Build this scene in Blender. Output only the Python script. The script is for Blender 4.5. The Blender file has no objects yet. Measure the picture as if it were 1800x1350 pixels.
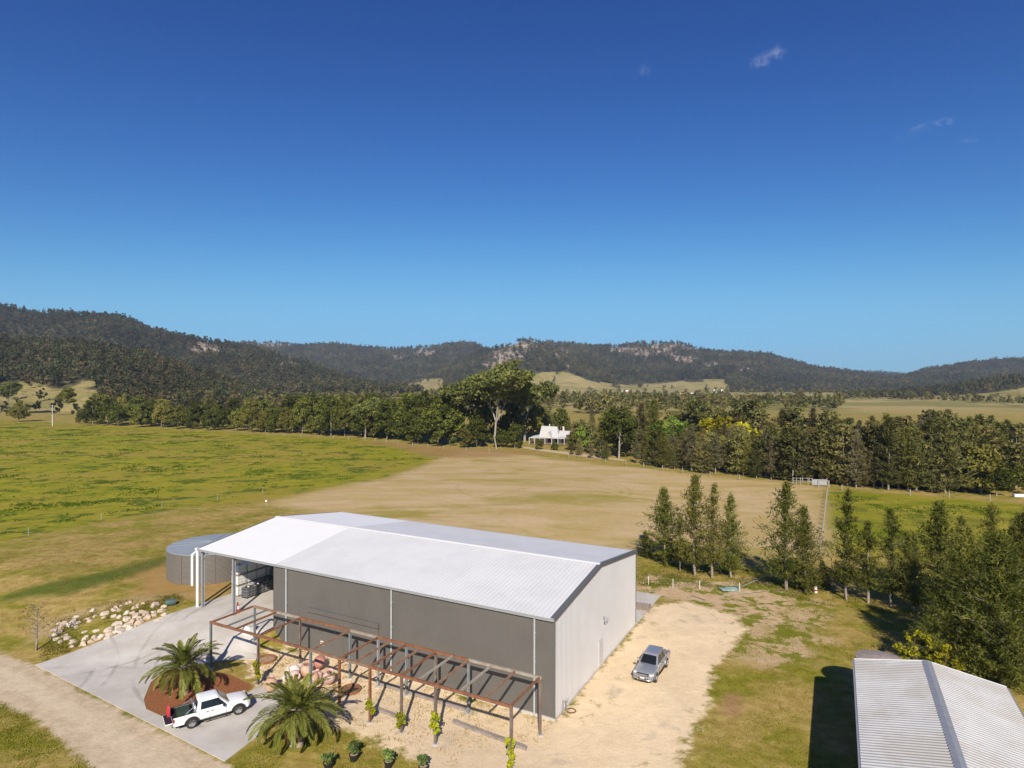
import bpy, bmesh, math, random
import numpy as np
from mathutils import Vector, Matrix, noise as mnoise

R = math.radians
random.seed(7)
RNG = np.random.default_rng(7)
scene = bpy.context.scene
COL = scene.collection

# ---------------------------------------------------------------- camera, sky, sun, exposure
CAM_H = 25.5
FOCAL = 1080.0            # focal length in pixels of an 1800 px wide frame
PITCH, ROLL = 0.0016, 0.0018
cam_data = bpy.data.cameras.new('camera')
cam_data.sensor_width = 36.0
cam_data.lens = 36.0 * FOCAL / 1800.0
cam_data.clip_start = 0.5
cam_data.clip_end = 30000
cam = bpy.data.objects.new('camera', cam_data)
COL.objects.link(cam)
cam.matrix_world = (Matrix.Translation((0, 0, CAM_H)) @ Matrix.Rotation(R(90) - PITCH, 4, 'X') @ Matrix.Rotation(ROLL, 4, 'Z'))
scene.camera = cam

SUN_EL = R(35.0)
SUN_AZ = R(0.4)           # the light travels towards +Y, a touch to +X
world = bpy.data.worlds.new('World')
scene.world = world
world.use_nodes = True
SKY_STRENGTH = 0.105
SKY_REF = 0.12
SKY_CURVE = ((1.85, .66), (1.62, .82), (1.22, .86))
world.cycles.sampling_method = 'MANUAL'
world.cycles.sample_map_resolution = 128

sun_data = bpy.data.lights.new('sun', 'SUN')
sun_data.energy = 5.0
sun_data.angle = R(0.53)
sun_data.color = (1.0, 0.91, 0.77)
sun = bpy.data.objects.new('sun', sun_data)
COL.objects.link(sun)
_d = Vector((math.sin(SUN_AZ) * math.cos(SUN_EL), math.cos(SUN_AZ) * math.cos(SUN_EL), -math.sin(SUN_EL)))
sun.rotation_euler = _d.to_track_quat('-Z', 'Y').to_euler()
sun.location = (0, -200, 300)

scene.view_settings.view_transform = 'Standard'
scene.view_settings.look = 'None'
scene.view_settings.exposure = 0.35
scene.view_settings.gamma = 1.0
scene.view_settings.use_curve_mapping = False
scene.cycles.use_denoising = True
scene.cycles.max_bounces = 6
scene.cycles.diffuse_bounces = 3
scene.cycles.glossy_bounces = 3
scene.cycles.transmission_bounces = 4
scene.cycles.transparent_max_bounces = 8
scene.cycles.volume_bounces = 0
scene.cycles.sample_clamp_indirect = 6.0


# ---------------------------------------------------------------- node helper
class NB:
    def __init__(self, tree):
        self.t = tree
        self.n = tree.nodes
        self.l = tree.links

    def _in(self, sock, v):
        if isinstance(v, bpy.types.NodeSocket):
            self.l.new(v, sock)
        elif v is not None:
            if hasattr(sock.default_value, '__len__') and not hasattr(v, '__len__'):
                v = [v] * len(sock.default_value)
            if hasattr(sock.default_value, '__len__') and len(v) == 3 and len(sock.default_value) == 4:
                v = (*v, 1)
            sock.default_value = v

    def math(self, op, a, b=None, c=None, clamp=False):
        n = self.n.new('ShaderNodeMath'); n.operation = op; n.use_clamp = clamp
        self._in(n.inputs[0], a); self._in(n.inputs[1], b)
        if c is not None: self._in(n.inputs[2], c)
        return n.outputs[0]

    def vmath(self, op, a, b=None, out=0):
        n = self.n.new('ShaderNodeVectorMath'); n.operation = op
        self._in(n.inputs[0], a)
        if b is not None: self._in(n.inputs[1], b)
        return n.outputs[out]

    def scale(self, v, s):
        n = self.n.new('ShaderNodeVectorMath'); n.operation = 'SCALE'
        self._in(n.inputs[0], v); self._in(n.inputs['Scale'], s)
        return n.outputs[0]

    def mul3(self, v, s):
        return self.vmath('MULTIPLY', v, s)

    def attr(self, name, out='Fac'):
        n = self.n.new('ShaderNodeAttribute'); n.attribute_name = name
        return n.outputs[out]

    def coord(self, which='Object'):
        return self.n.new('ShaderNodeTexCoord').outputs[which]

    def pos(self):
        return self.n.new('ShaderNodeNewGeometry').outputs['Position']

    def rand(self):
        return self.n.new('ShaderNodeObjectInfo').outputs['Random']

    def noise(self, vec, scale, detail=4, rough=0.55, dist=0.0, color=False):
        n = self.n.new('ShaderNodeTexNoise')
        if vec is not None: self.l.new(vec, n.inputs['Vector'])
        self._in(n.inputs['Scale'], scale); self._in(n.inputs['Detail'], detail)
        self._in(n.inputs['Roughness'], rough); self._in(n.inputs['Distortion'], dist)
        return n.outputs['Color' if color else 'Fac']

    def voronoi(self, vec, scale, feature='F1'):
        n = self.n.new('ShaderNodeTexVoronoi'); n.feature = feature
        if vec is not None: self.l.new(vec, n.inputs['Vector'])
        self._in(n.inputs['Scale'], scale)
        return n.outputs['Distance']

    def step(self, v, lo, hi, to0=0.0, to1=1.0):
        n = self.n.new('ShaderNodeMapRange'); n.interpolation_type = 'SMOOTHSTEP'
        self._in(n.inputs['Value'], v)
        self._in(n.inputs['From Min'], lo); self._in(n.inputs['From Max'], hi)
        self._in(n.inputs['To Min'], to0); self._in(n.inputs['To Max'], to1)
        return n.outputs['Result']

    def mix(self, f, a, b, mode='MIX'):
        n = self.n.new('ShaderNodeMix'); n.data_type = 'RGBA'; n.blend_type = mode
        n.clamp_factor = True
        self._in(n.inputs[0], f); self._in(n.inputs[6], a); self._in(n.inputs[7], b)
        return n.outputs[2]

    def bump(self, h, strength=0.3, dist=0.1):
        n = self.n.new('ShaderNodeBump')
        self._in(n.inputs['Height'], h); n.inputs['Strength'].default_value = strength
        n.inputs['Distance'].default_value = dist
        return n.outputs['Normal']

    def new(self, kind):
        return self.n.new(kind)


def new_mat(name):
    m = bpy.data.materials.new(name)
    m.use_nodes = True
    nb = NB(m.node_tree)
    bsdf = m.node_tree.nodes['Principled BSDF']
    return m, nb, bsdf


MATS = {}


def pmat(name, c, rough=0.6, metal=0.0, var=0.12, vscale=3.0, c2=None, c2amt=0.0, c2scale=1.5, bump=0.0, bscale=30.0, spec=0.5, coat=0.0):
    """plain procedural material: colour with noise variation, optional second tone in patches, fine bump"""
    m, nb, b = new_mat(name)
    p = nb.coord('Object')
    n1 = nb.noise(p, vscale, 5, 0.6)
    col = nb.mix(1.0, (*c, 1), nb.mix(nb.step(n1, 0.25, 0.75), (1 - var,) * 3 + (1,), (1 + var,) * 3 + (1,)), 'MULTIPLY')
    if c2 is not None:
        n2 = nb.noise(p, c2scale, 6, 0.65, 0.4)
        col = nb.mix(nb.math('MULTIPLY', nb.step(n2, 0.45, 0.62), c2amt), col, (*c2, 1))
    nb._in(b.inputs['Base Color'], col)
    b.inputs['Roughness'].default_value = rough
    b.inputs['Metallic'].default_value = metal
    b.inputs['Specular IOR Level'].default_value = spec
    if coat: b.inputs['Coat Weight'].default_value = coat
    if bump:
        nb._in(b.inputs['Normal'], nb.bump(nb.noise(p, bscale, 4), bump, 0.02))
    MATS[name] = m
    return m


def foliage_mat(name, dark, light, warm, warm_amt=0.25, trans=0.25, gain=1.6):
    """leaf material: tone per leaf cluster (attribute tint) and per tree (object random)"""
    dark, light, warm = [tuple(c * gain for c in k) for k in (dark, light, warm)]
    m = bpy.data.materials.new(name); m.use_nodes = True
    t = m.node_tree; t.nodes.clear(); nb = NB(t)
    tint = nb.attr('tint')
    rnd = nb.rand()
    col = nb.mix(tint, (*dark, 1), (*light, 1))
    col = nb.mix(nb.math('MULTIPLY', nb.step(rnd, 0.3, 1.0), warm_amt), col, (*warm, 1))
    if name == 'leaf_hill':
        big = nb.noise(nb.mul3(nb.pos(), (1, 1, 1.6)), .0055, 4, .6)
        col = nb.mix(1.0, col, nb.step(big, .32, .68, .62, 1.35), 'MULTIPLY')
    val = nb.math('ADD', nb.math('MULTIPLY', nb.math('FRACT', nb.math('MULTIPLY', rnd, 7.31)), 0.85), 0.60)
    col = nb.mix(1.0, col, val, 'MULTIPLY')
    d = nb.new('ShaderNodeBsdfDiffuse'); nb._in(d.inputs['Color'], col)
    tr = nb.new('ShaderNodeBsdfTranslucent'); nb._in(tr.inputs['Color'], nb.mix(1.0, col, (1.2, 1.3, 0.7, 1), 'MULTIPLY'))
    mx = nb.new('ShaderNodeMixShader'); mx.inputs[0].default_value = trans
    t.links.new(d.outputs[0], mx.inputs[1]); t.links.new(tr.outputs[0], mx.inputs[2])
    o = nb.new('ShaderNodeOutputMaterial'); t.links.new(mx.outputs[0], o.inputs['Surface'])
    MATS[name] = m
    return m


# ---------------------------------------------------------------- world shader
def build_world():
    t = world.node_tree; t.nodes.clear(); nb = NB(t)
    sky = nb.new('ShaderNodeTexSky'); sky.sky_type = 'NISHITA'
    sky.sun_disc = False
    sky.sun_elevation = SUN_EL
    sky.sun_rotation = R(180) + SUN_AZ
    sky.altitude = 100
    sky.air_density = 1.0
    sky.dust_density = 0.0
    sky.ozone_density = 3.0
    # the photograph's deep clear blue: one tone curve per channel over the whole sky
    sep = nb.new('ShaderNodeSeparateColor'); t.links.new(sky.outputs[0], sep.inputs[0])
    comb = nb.new('ShaderNodeCombineColor')
    for i, (g, k) in enumerate(SKY_CURVE):
        c = nb.math('MULTIPLY', nb.math('POWER', nb.math('MULTIPLY', sep.outputs[i], SKY_REF), g), k)
        top = (.185, .50, .86)[i]
        c = nb.math('DIVIDE', c, nb.math('POWER', nb.math('ADD', nb.math('POWER', nb.math('DIVIDE', c, top), 4.0), 1.0), .25))
        t.links.new(nb.math('MULTIPLY', c, 1 / SKY_REF), comb.inputs[i])
    col = comb.outputs[0]
    # a few thin cloud wisps, each a soft streak of noise round its own direction
    d = nb.vmath('NORMALIZE', nb.coord('Generated'))
    nzc = nb.noise(d, 75, 4, 0.68, 0.0, True)
    warp = nb.scale(nb.vmath('SUBTRACT', nzc, (0.5, 0.5, 0.5)), 0.022)
    dw = nb.vmath('ADD', d, warp)
    tot = None
    for (px, py, w, h, ang, s) in [(1347, 103, 34, 13, -8, .62), (1366, 86, 12, 8, -35, .5), (1132, 124, 13, 9, 20, .3), (1608, 229, 28, 8, -12, .55),
                                   (1657, 215, 15, 8, -5, .7), (1700, 246, 16, 4, 8, .3), (1278, 507, 16, 6, 10, .25), (450, 589, 14, 5, 5, .55),
                                   (1465, 637, 14, 4, 0, .35), (1060, 586, 8, 8, 0, .3), (1505, 636, 8, 3, 0, .3), (1088, 523, 12, 5, 0, .2)]:
        v = Vector(((px - 900) / FOCAL, 1, (675 - py) / FOCAL)); L = v.length; v.normalize()
        e1 = Vector((0, 0, 1)).cross(v) * -1; e1.normalize()
        e2 = e1.cross(v); e2.normalize()
        if e2.z < 0: e2 = -e2
        a = R(-ang)
        f1 = e1 * math.cos(a) + e2 * math.sin(a); f2 = -e1 * math.sin(a) + e2 * math.cos(a)
        x = nb.math('MULTIPLY', nb.math('SUBTRACT', nb.vmath('DOT_PRODUCT', dw, tuple(f1), 1), f1.dot(v)), FOCAL * L / w)
        y = nb.math('MULTIPLY', nb.math('SUBTRACT', nb.vmath('DOT_PRODUCT', dw, tuple(f2), 1), f2.dot(v)), FOCAL * L / h)
        r2 = nb.math('ADD', nb.math('MULTIPLY', x, x), nb.math('MULTIPLY', y, y))
        k = nb.step(r2, 0.0, 1.6, s, 0.0)
        tot = k if tot is None else nb.math('ADD', tot, k)
    sp2 = nb.new('ShaderNodeSeparateColor'); t.links.new(nzc, sp2.inputs[0])
    wisp = nb.step(sp2.outputs[2], 0.38, 0.7)
    front = nb.math('GREATER_THAN', nb.vmath('DOT_PRODUCT', d, (0, 1, 0), 1), 0.5)
    fac = nb.math('MULTIPLY', nb.math('MULTIPLY', tot, front), nb.math('MULTIPLY', wisp, 0.2), clamp=True)
    cl = nb.mix(fac, col, (7.0, 7.4, 8.0, 1))
    bg = nb.new('ShaderNodeBackground'); nb._in(bg.inputs['Color'], cl); bg.inputs['Strength'].default_value = SKY_STRENGTH
    o = nb.new('ShaderNodeOutputWorld'); t.links.new(bg.outputs[0], o.inputs['Surface'])


build_world()

# ---------------------------------------------------------------- survey: where things stand
TH = 0.4862                                        # heading of the big shed
BX, BY = 3.240, 46.350                             # its corner nearest the camera
AU = np.array([-math.cos(TH), math.sin(TH)])       # u runs along the long wall, away to the left
AV = np.array([math.sin(TH), math.cos(TH)])        # v runs into the shed
LEN, WID, EAVE, RIDGE, WALL_U = 41.5, 21.07, 7.72, 9.15, 30.2


def sm(t):
    t = np.clip(t, 0.0, 1.0)
    return t * t * (3 - 2 * t)


def uv_of(x, y):
    dx, dy = np.asarray(x) - BX, np.asarray(y) - BY
    return dx * AU[0] + dy * AU[1], dx * AV[0] + dy * AV[1]


def xy_of(u, v):
    return BX + AU[0] * u + AV[0] * v, BY + AU[1] * u + AV[1] * v


def height(x, y):
    """ground height: the yard is flat, the loading floor and the land left of it stand 1.4 m higher"""
    u, v = uv_of(x, y)
    v0 = -5.0 - 9.0 * np.clip((u - 30.0) / 12.0, 0, 1)
    rv = sm((v - v0) / (-0.3 - v0))
    ru_front = sm((u - 28.4) / 2.2)
    ru_back = sm((u - 5.0) / 30.0)
    k = sm((v - 8.0) / 12.0)
    ru = ru_front * (1 - k) + ru_back * k
    far = (1 - sm((u - 70) / 60)) * (1 - sm((v - 70) / 90))
    z = 1.4 * rv * ru * far
    big = sm((v - 45) / 60)
    z = z + big * 0.35 * (np.sin(x * 0.021 + 1.3) * np.cos(y * 0.017) + 0.5 * np.sin(x * 0.05 + y * 0.031))
    return z


def ground_at(px, py, z=None):
    """point where a sight line of the survey picture meets the ground (or the level z)"""
    u, w = px - 900.0, py - 675.0
    c, s = math.cos(-ROLL), math.sin(-ROLL)
    u, w = u * c - w * s, u * s + w * c
    cp, sp = math.cos(PITCH), math.sin(PITCH)
    y, zz = FOCAL * cp - w * sp, -FOCAL * sp - w * cp
    h = 0.0 if z is None else z
    for _ in range(1 if z is not None else 6):
        t = (h - CAM_H) / zz
        if z is None: h = float(height(u * t, y * t))
    return Vector((u * t, y * t, h))


def top_height(px, py, top_py, z=None):
    p = ground_at(px, py, z)
    return (py - top_py) / FOCAL * p.y


# ---------------------------------------------------------------- object helpers
def link(o, parent=None):
    COL.objects.link(o)
    if parent is not None: o.parent = parent
    return o


def tag(o, label=None, cat=None, group=None, kind=None):
    if label: o['label'] = label
    if cat: o['category'] = cat
    if group: o['group'] = group
    if kind: o['kind'] = kind
    return o


def thing(name, label, cat, loc=(0, 0, 0), rotz=0.0, group=None):
    o = bpy.data.objects.new(name, None)
    o.empty_display_size = 0.3
    link(o)
    o.location = loc
    o.rotation_euler = (0, 0, rotz)
    return tag(o, label, cat, group)


def copy_thing(src, loc=None, rotz=None, scale=None, label=None, group=None):
    r = src.copy(); link(r)
    if loc is not None: r.location = loc
    if rotz is not None: r.rotation_euler = (0, 0, rotz)
    if scale is not None: r.scale = scale if hasattr(scale, '__len__') else (scale,) * 3
    if label: r['label'] = label
    if group: r['group'] = group
    for ch in src.children:
        c = ch.copy(); link(c, r)
        for g in ch.children:
            link(g.copy(), c)
    return r


def mesh_obj(name, me, parent=None, mat=None):
    if mat is not None and not me.materials: me.materials.append(mat)
    return link(bpy.data.objects.new(name, me), parent)


class MB:
    """collects simple solids into one mesh"""

    def __init__(self):
        self.v = []; self.f = []

    def add(self, vs, fs):
        o = len(self.v)
        self.v += [tuple(p) for p in vs]
        self.f += [tuple(i + o for i in f) for f in fs]
        return self

    def box(self, c, s, rot=None):
        hx, hy, hz = s[0] / 2, s[1] / 2, s[2] / 2
        vs = [Vector((x, y, z)) for x in (-hx, hx) for y in (-hy, hy) for z in (-hz, hz)]
        if rot is not None: vs = [rot @ p for p in vs]
        c = Vector(c)
        return self.add([p + c for p in vs], [(0, 1, 3, 2), (4, 6, 7, 5), (0, 4, 5, 1), (2, 3, 7, 6), (0, 2, 6, 4), (1, 5, 7, 3)])

    def bar(self, a, b, w, h):
        a, b = Vector(a), Vector(b)
        d = b - a; L = d.length
        rot = d.to_track_quat('X', 'Z').to_matrix()
        return self.box((a + b) / 2, (L, w, h), rot)

    def tube(self, a, b, r0, r1=None, n=8, cap=True):
        r1 = r0 if r1 is None else r1
        a, b = Vector(a), Vector(b)
        d = (b - a)
        q = d.to_track_quat('Z', 'Y').to_matrix()
        vs = []
        for p, r in ((a, r0), (b, r1)):
            for i in range(n):
                an = 2 * math.pi * i / n
                vs.append(p + q @ Vector((math.cos(an) * r, math.sin(an) * r, 0)))
        fs = [(i, (i + 1) % n, n + (i + 1) % n, n + i) for i in range(n)]
        if cap: fs += [tuple(range(n - 1, -1, -1)), tuple(range(n, 2 * n))]
        return self.add(vs, fs)

    def path(self, pts, radii, n=6):
        """tapered tube along a polyline"""
        pts = [Vector(p) for p in pts]
        vs = []; fs = []
        for k, p in enumerate(pts):
            d = (pts[min(k + 1, len(pts) - 1)] - pts[max(k - 1, 0)])
            q = d.to_track_quat('Z', 'Y').to_matrix()
            for i in range(n):
                an = 2 * math.pi * i / n
                vs.append(p + q @ Vector((math.cos(an) * radii[k], math.sin(an) * radii[k], 0)))
        for k in range(len(pts) - 1):
            for i in range(n):
                fs.append((k * n + i, k * n + (i + 1) % n, (k + 1) * n + (i + 1) % n, (k + 1) * n + i))
        fs.append(tuple(range(n - 1, -1, -1)))
        m = (len(pts) - 1) * n
        fs.append(tuple(range(m, m + n)))
        return self.add(vs, fs)

    def lathe(self, prof, n=24, c=(0, 0, 0), rot=None, wob=0.0):
        c = Vector(c); vs = []; fs = []
        for (r, z) in prof:
            for i in range(n):
                an = 2 * math.pi * i / n
                rr = r * (1 + wob * math.sin(3 * an + z * 2))
                p = Vector((math.cos(an) * rr, math.sin(an) * rr, z))
                if rot is not None: p = rot @ p
                vs.append(p + c)
        m = len(prof)
        for k in range(m - 1):
            for i in range(n):
                fs.append((k * n + i, k * n + (i + 1) % n, (k + 1) * n + (i + 1) % n, (k + 1) * n + i))
        if prof[0][0] > 1e-4: fs.append(tuple(range(n - 1, -1, -1)))
        if prof[-1][0] > 1e-4: fs.append(tuple(range((m - 1) * n, m * n)))
        return self.add(vs, fs)

    def quad(self, a, b, c, d):
        return self.add([a, b, c, d], [(0, 1, 2, 3)])

    def slab(self, corners, t):
        """flat panel of four corners with thickness t behind it"""
        p = [Vector(c) for c in corners]
        n = (p[1] - p[0]).cross(p[3] - p[0]).normalized()
        return self.add(p + [q - n * t for q in p], [(0, 1, 2, 3), (7, 6, 5, 4), (0, 4, 5, 1), (1, 5, 6, 2), (2, 6, 7, 3), (3, 7, 4, 0)])

    def loft(self, sections, closed=True, caps=True):
        n = len(sections[0]); vs = [p for s in sections for p in s]; fs = []
        for k in range(len(sections) - 1):
            for i in range(n if closed else n - 1):
                fs.append((k * n + i, k * n + (i + 1) % n, (k + 1) * n + (i + 1) % n, (k + 1) * n + i))
        if caps:
            fs.append(tuple(range(n - 1, -1, -1)))
            m = (len(sections) - 1) * n
            fs.append(tuple(range(m, m + n)))
        return self.add(vs, fs)

    def mesh(self, name, mat=None, smooth=None, fix=True):
        me = bpy.data.meshes.new(name)
        me.from_pydata(self.v, [], self.f)
        if fix:
            bm = bmesh.new(); bm.from_mesh(me)
            bmesh.ops.recalc_face_normals(bm, faces=bm.faces)
            bm.to_mesh(me); bm.free()
        if smooth is not None:
            me.polygons.foreach_set('use_smooth', [True] * len(me.polygons))
            me.set_sharp_from_angle(angle=R(smooth))
        if mat is not None: me.materials.append(MATS[mat] if isinstance(mat, str) else mat)
        return me

    def build(self, name, mat, parent=None, smooth=None, fix=True):
        return mesh_obj(name, self.mesh(name, mat, smooth, fix), parent)


def np_mesh(name, verts, quads, tint=None, mat=None):
    """mesh from numpy arrays: verts (N,3), quads (M,4)"""
    me = bpy.data.meshes.new(name)
    me.vertices.add(len(verts)); me.vertices.foreach_set('co', np.ascontiguousarray(verts, dtype=np.float32).ravel())
    k = quads.shape[1]
    me.loops.add(quads.size); me.loops.foreach_set('vertex_index', np.ascontiguousarray(quads, dtype=np.int32).ravel())
    me.polygons.add(len(quads))
    me.polygons.foreach_set('loop_start', np.arange(0, quads.size, k, dtype=np.int32))
    me.update(calc_edges=True)
    if tint is not None:
        a = me.attributes.new('tint', 'FLOAT', 'POINT'); a.data.foreach_set('value', np.ascontiguousarray(tint, dtype=np.float32))
    if mat is not None: me.materials.append(MATS[mat] if isinstance(mat, str) else mat)
    return me


# ---------------------------------------------------------------- materials
pmat('roof_white', (.66, .66, .655), .5, 0.0, .03, .35, (.60, .60, .595), .6, .25)
pmat('roof_clean', (.78, .775, .77), .5, 0.0, .02, .5)
pmat('wall_brown', (.122, .113, .104), .55, 0.0, .06, .5, (.138, .127, .115), .5, .2)
pmat('wall_white', (.57, .56, .565), .5, 0.0, .03, .4, (.52, .505, .50), .4, .3)
pmat('trim_dark', (.115, .118, .125), .45, 0.0, .08)
pmat('gutter_grey', (.36, .37, .385), .4, 0.2, .06)
pmat('pipe_teal', (.42, .45, .46), .45, 0.1, .08)
pmat('pipe_white', (.80, .80, .79), .4, 0, .03)
pmat('steel_grey', (.34, .35, .37), .45, .3, .08)
pmat('zinc_ribbed', (.40, .40, .405), .6, .0, .08, .6, (.33, .31, .285), .7, .35)
pmat('tank_side', (.165, .148, .130), .5, .05, .06)
pmat('tank_top', (.30, .33, .36), .5, .1, .05)
pmat('rust', (.20, .085, .042), .85, 0, .25, 4, (.28, .125, .06), .7, 2.0)
pmat('rust_pale', (.26, .165, .105), .8, 0, .2, 4, (.20, .09, .045), .7, 1.6)
pmat('steel_brown', (.16, .115, .09), .75, .1, .2, 3, (.23, .20, .18), .6, 1.2)
pmat('primer_teal', (.19, .225, .24), .6, .1, .12, 3, (.24, .20, .16), .5, 1.5)
pmat('primer_pale', (.34, .31, .26), .65, 0, .12, 3, (.25, .15, .09), .5, 1.2)
pmat('black_plastic', (.018, .018, .02), .5, 0, .1)
pmat('rubber', (.022, .022, .023), .8, 0, .15, 8)
pmat('alloy', (.52, .52, .53), .3, .8, .05)
pmat('chrome', (.75, .75, .76), .15, .95, .03)
pmat('glass_dark', (.012, .014, .016), .08, 0, .0, spec=.6)
pmat('paint_white', (.82, .83, .84), .25, 0, .015, coat=.5)
pmat('paint_silver', (.40, .42, .45), .28, .55, .03, coat=.5)
pmat('lamp_clear', (.70, .71, .72), .12, .2, .03)
pmat('lamp_red', (.35, .012, .012), .2, 0, .05)
pmat('red_cloth', (.55, .035, .05), .7, 0, .15, 4)
pmat('white_paint', (.80, .79, .77), .5, 0, .04)
pmat('house_white', (.50, .49, .48), .6, 0, .06, .8, (.43, .42, .41), .5, .6)
pmat('cream_wall', (.62, .56, .47), .7, 0, .08)
pmat('dark_opening', (.02, .018, .016), .6, 0, .1)
pmat('brown_timber', (.16, .095, .055), .8, 0, .2, 5)
pmat('grey_timber', (.30, .255, .225), .85, 0, .2, 6, (.20, .165, .14), .6, 2)
pmat('bark_pale', (.33, .285, .235), .85, 0, .2, 3, (.18, .14, .105), .7, 1.3)
pmat('bark_grey', (.30, .26, .22), .9, 0, .2, 4, (.16, .13, .10), .6, 2)
pmat('bark_dark', (.12, .09, .07), .9, 0, .2, 4)
pmat('palm_trunk', (.37, .30, .235), .95, 0, .2, 9, (.20, .15, .11), .6, 5, .6, 14)
pmat('rock_pale', (.52, .42, .325), .9, 0, .18, 3, (.33, .225, .145), .7, 2.2, .6, 8)
pmat('rock_white', (.60, .52, .43), .9, 0, .14, 3, (.42, .31, .22), .6, 2.2, .6, 8)
pmat('urn_terracotta', (.44, .27, .18), .75, 0, .12, 3, (.62, .46, .36), .6, 2)
pmat('urn_pink', (.52, .31, .27), .75, 0, .12, 3, (.62, .50, .45), .7, 2)
pmat('urn_white', (.74, .66, .62), .7, 0, .08, 3, (.60, .38, .32), .6, 2)
pmat('urn_red', (.40, .16, .12), .7, 0, .12, 3, (.56, .33, .27), .6, 2)
pmat('magenta', (.42, .04, .20), .6, 0, .1)
pmat('tarp_teal', (.27, .40, .37), .7, 0, .15)
pmat('sand_pot', (.36, .25, .18), .9, 0, .15, 8)
pmat('ibc_white', (.75, .75, .73), .45, 0, .04)
pmat('wood_pallet', (.33, .26, .20), .85, 0, .2, 6)
foliage_mat('leaf_cas', (.042, .054, .012), (.165, .165, .036), (.150, .110, .034), .35, .35)
foliage_mat('leaf_row', (.024, .032, .008), (.090, .098, .018), (.125, .110, .028), .75, .2, 1.7)
foliage_mat('leaf_wood', (.030, .036, .012), (.100, .096, .030), (.115, .085, .035), .6, .2, 1.95)
foliage_mat('leaf_grey', (.050, .048, .026), (.135, .120, .062), (.13, .095, .055), .4, .2, 1.5)
foliage_mat('leaf_gum', (.035, .048, .014), (.135, .135, .042), (.12, .12, .04), .2, .2)
foliage_mat('leaf_lime', (.05, .085, .014), (.16, .215, .035), (.14, .2, .03), .2, .3)
foliage_mat('leaf_yellow', (.09, .10, .010), (.29, .265, .018), (.33, .26, .015), .4, .3, 1.7)
foliage_mat('leaf_hill', (.020, .026, .011), (.062, .066, .025), (.080, .058, .028), .85, .1, 1.5)
foliage_mat('leaf_palm', (.052, .068, .014), (.185, .19, .04), (.2, .17, .06), .15, .3)
foliage_mat('leaf_vine', (.20, .24, .012), (.50, .50, .03), (.5, .46, .03), .2, .35, 1.0)
foliage_mat('leaf_dry', (.12, .075, .035), (.26, .16, .07), (.3, .2, .08), .3, .2)
foliage_mat('leaf_pot', (.04, .065, .02), (.12, .16, .05), (.12, .14, .04), .2, .25)
foliage_mat('grass_green', (.13, .15, .014), (.30, .27, .045), (.27, .215, .06), .0, .4, 1.0)
foliage_mat('grass_dry', (.26, .19, .065), (.46, .35, .15), (.4, .3, .1), .0, .4, 1.0)


# ---------------------------------------------------------------- the ground
def poly_w(pts):
    return np.array([[*ground_at(px, py)[:2]] for px, py in pts])


def sdist(P, poly):
    """signed distance of points P (N,2) to a polygon, positive inside"""
    n = len(poly); best = np.full(len(P), 1e18); inside = np.zeros(len(P), bool)
    for i in range(n):
        a, b = poly[i], poly[(i + 1) % n]
        e = b - a; w = P - a
        t = np.clip((w @ e) / (e @ e), 0, 1)
        d = w - t[:, None] * e
        best = np.minimum(best, (d * d).sum(1))
        c = ((a[1] > P[:, 1]) != (b[1] > P[:, 1]))
        xi = a[0] + (P[:, 1] - a[1]) * (b[0] - a[0]) / ((b[1] - a[1]) if b[1] != a[1] else 1e-9)
        inside ^= c & (P[:, 0] < xi)
    return np.where(inside, 1, -1) * np.sqrt(best)


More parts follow.
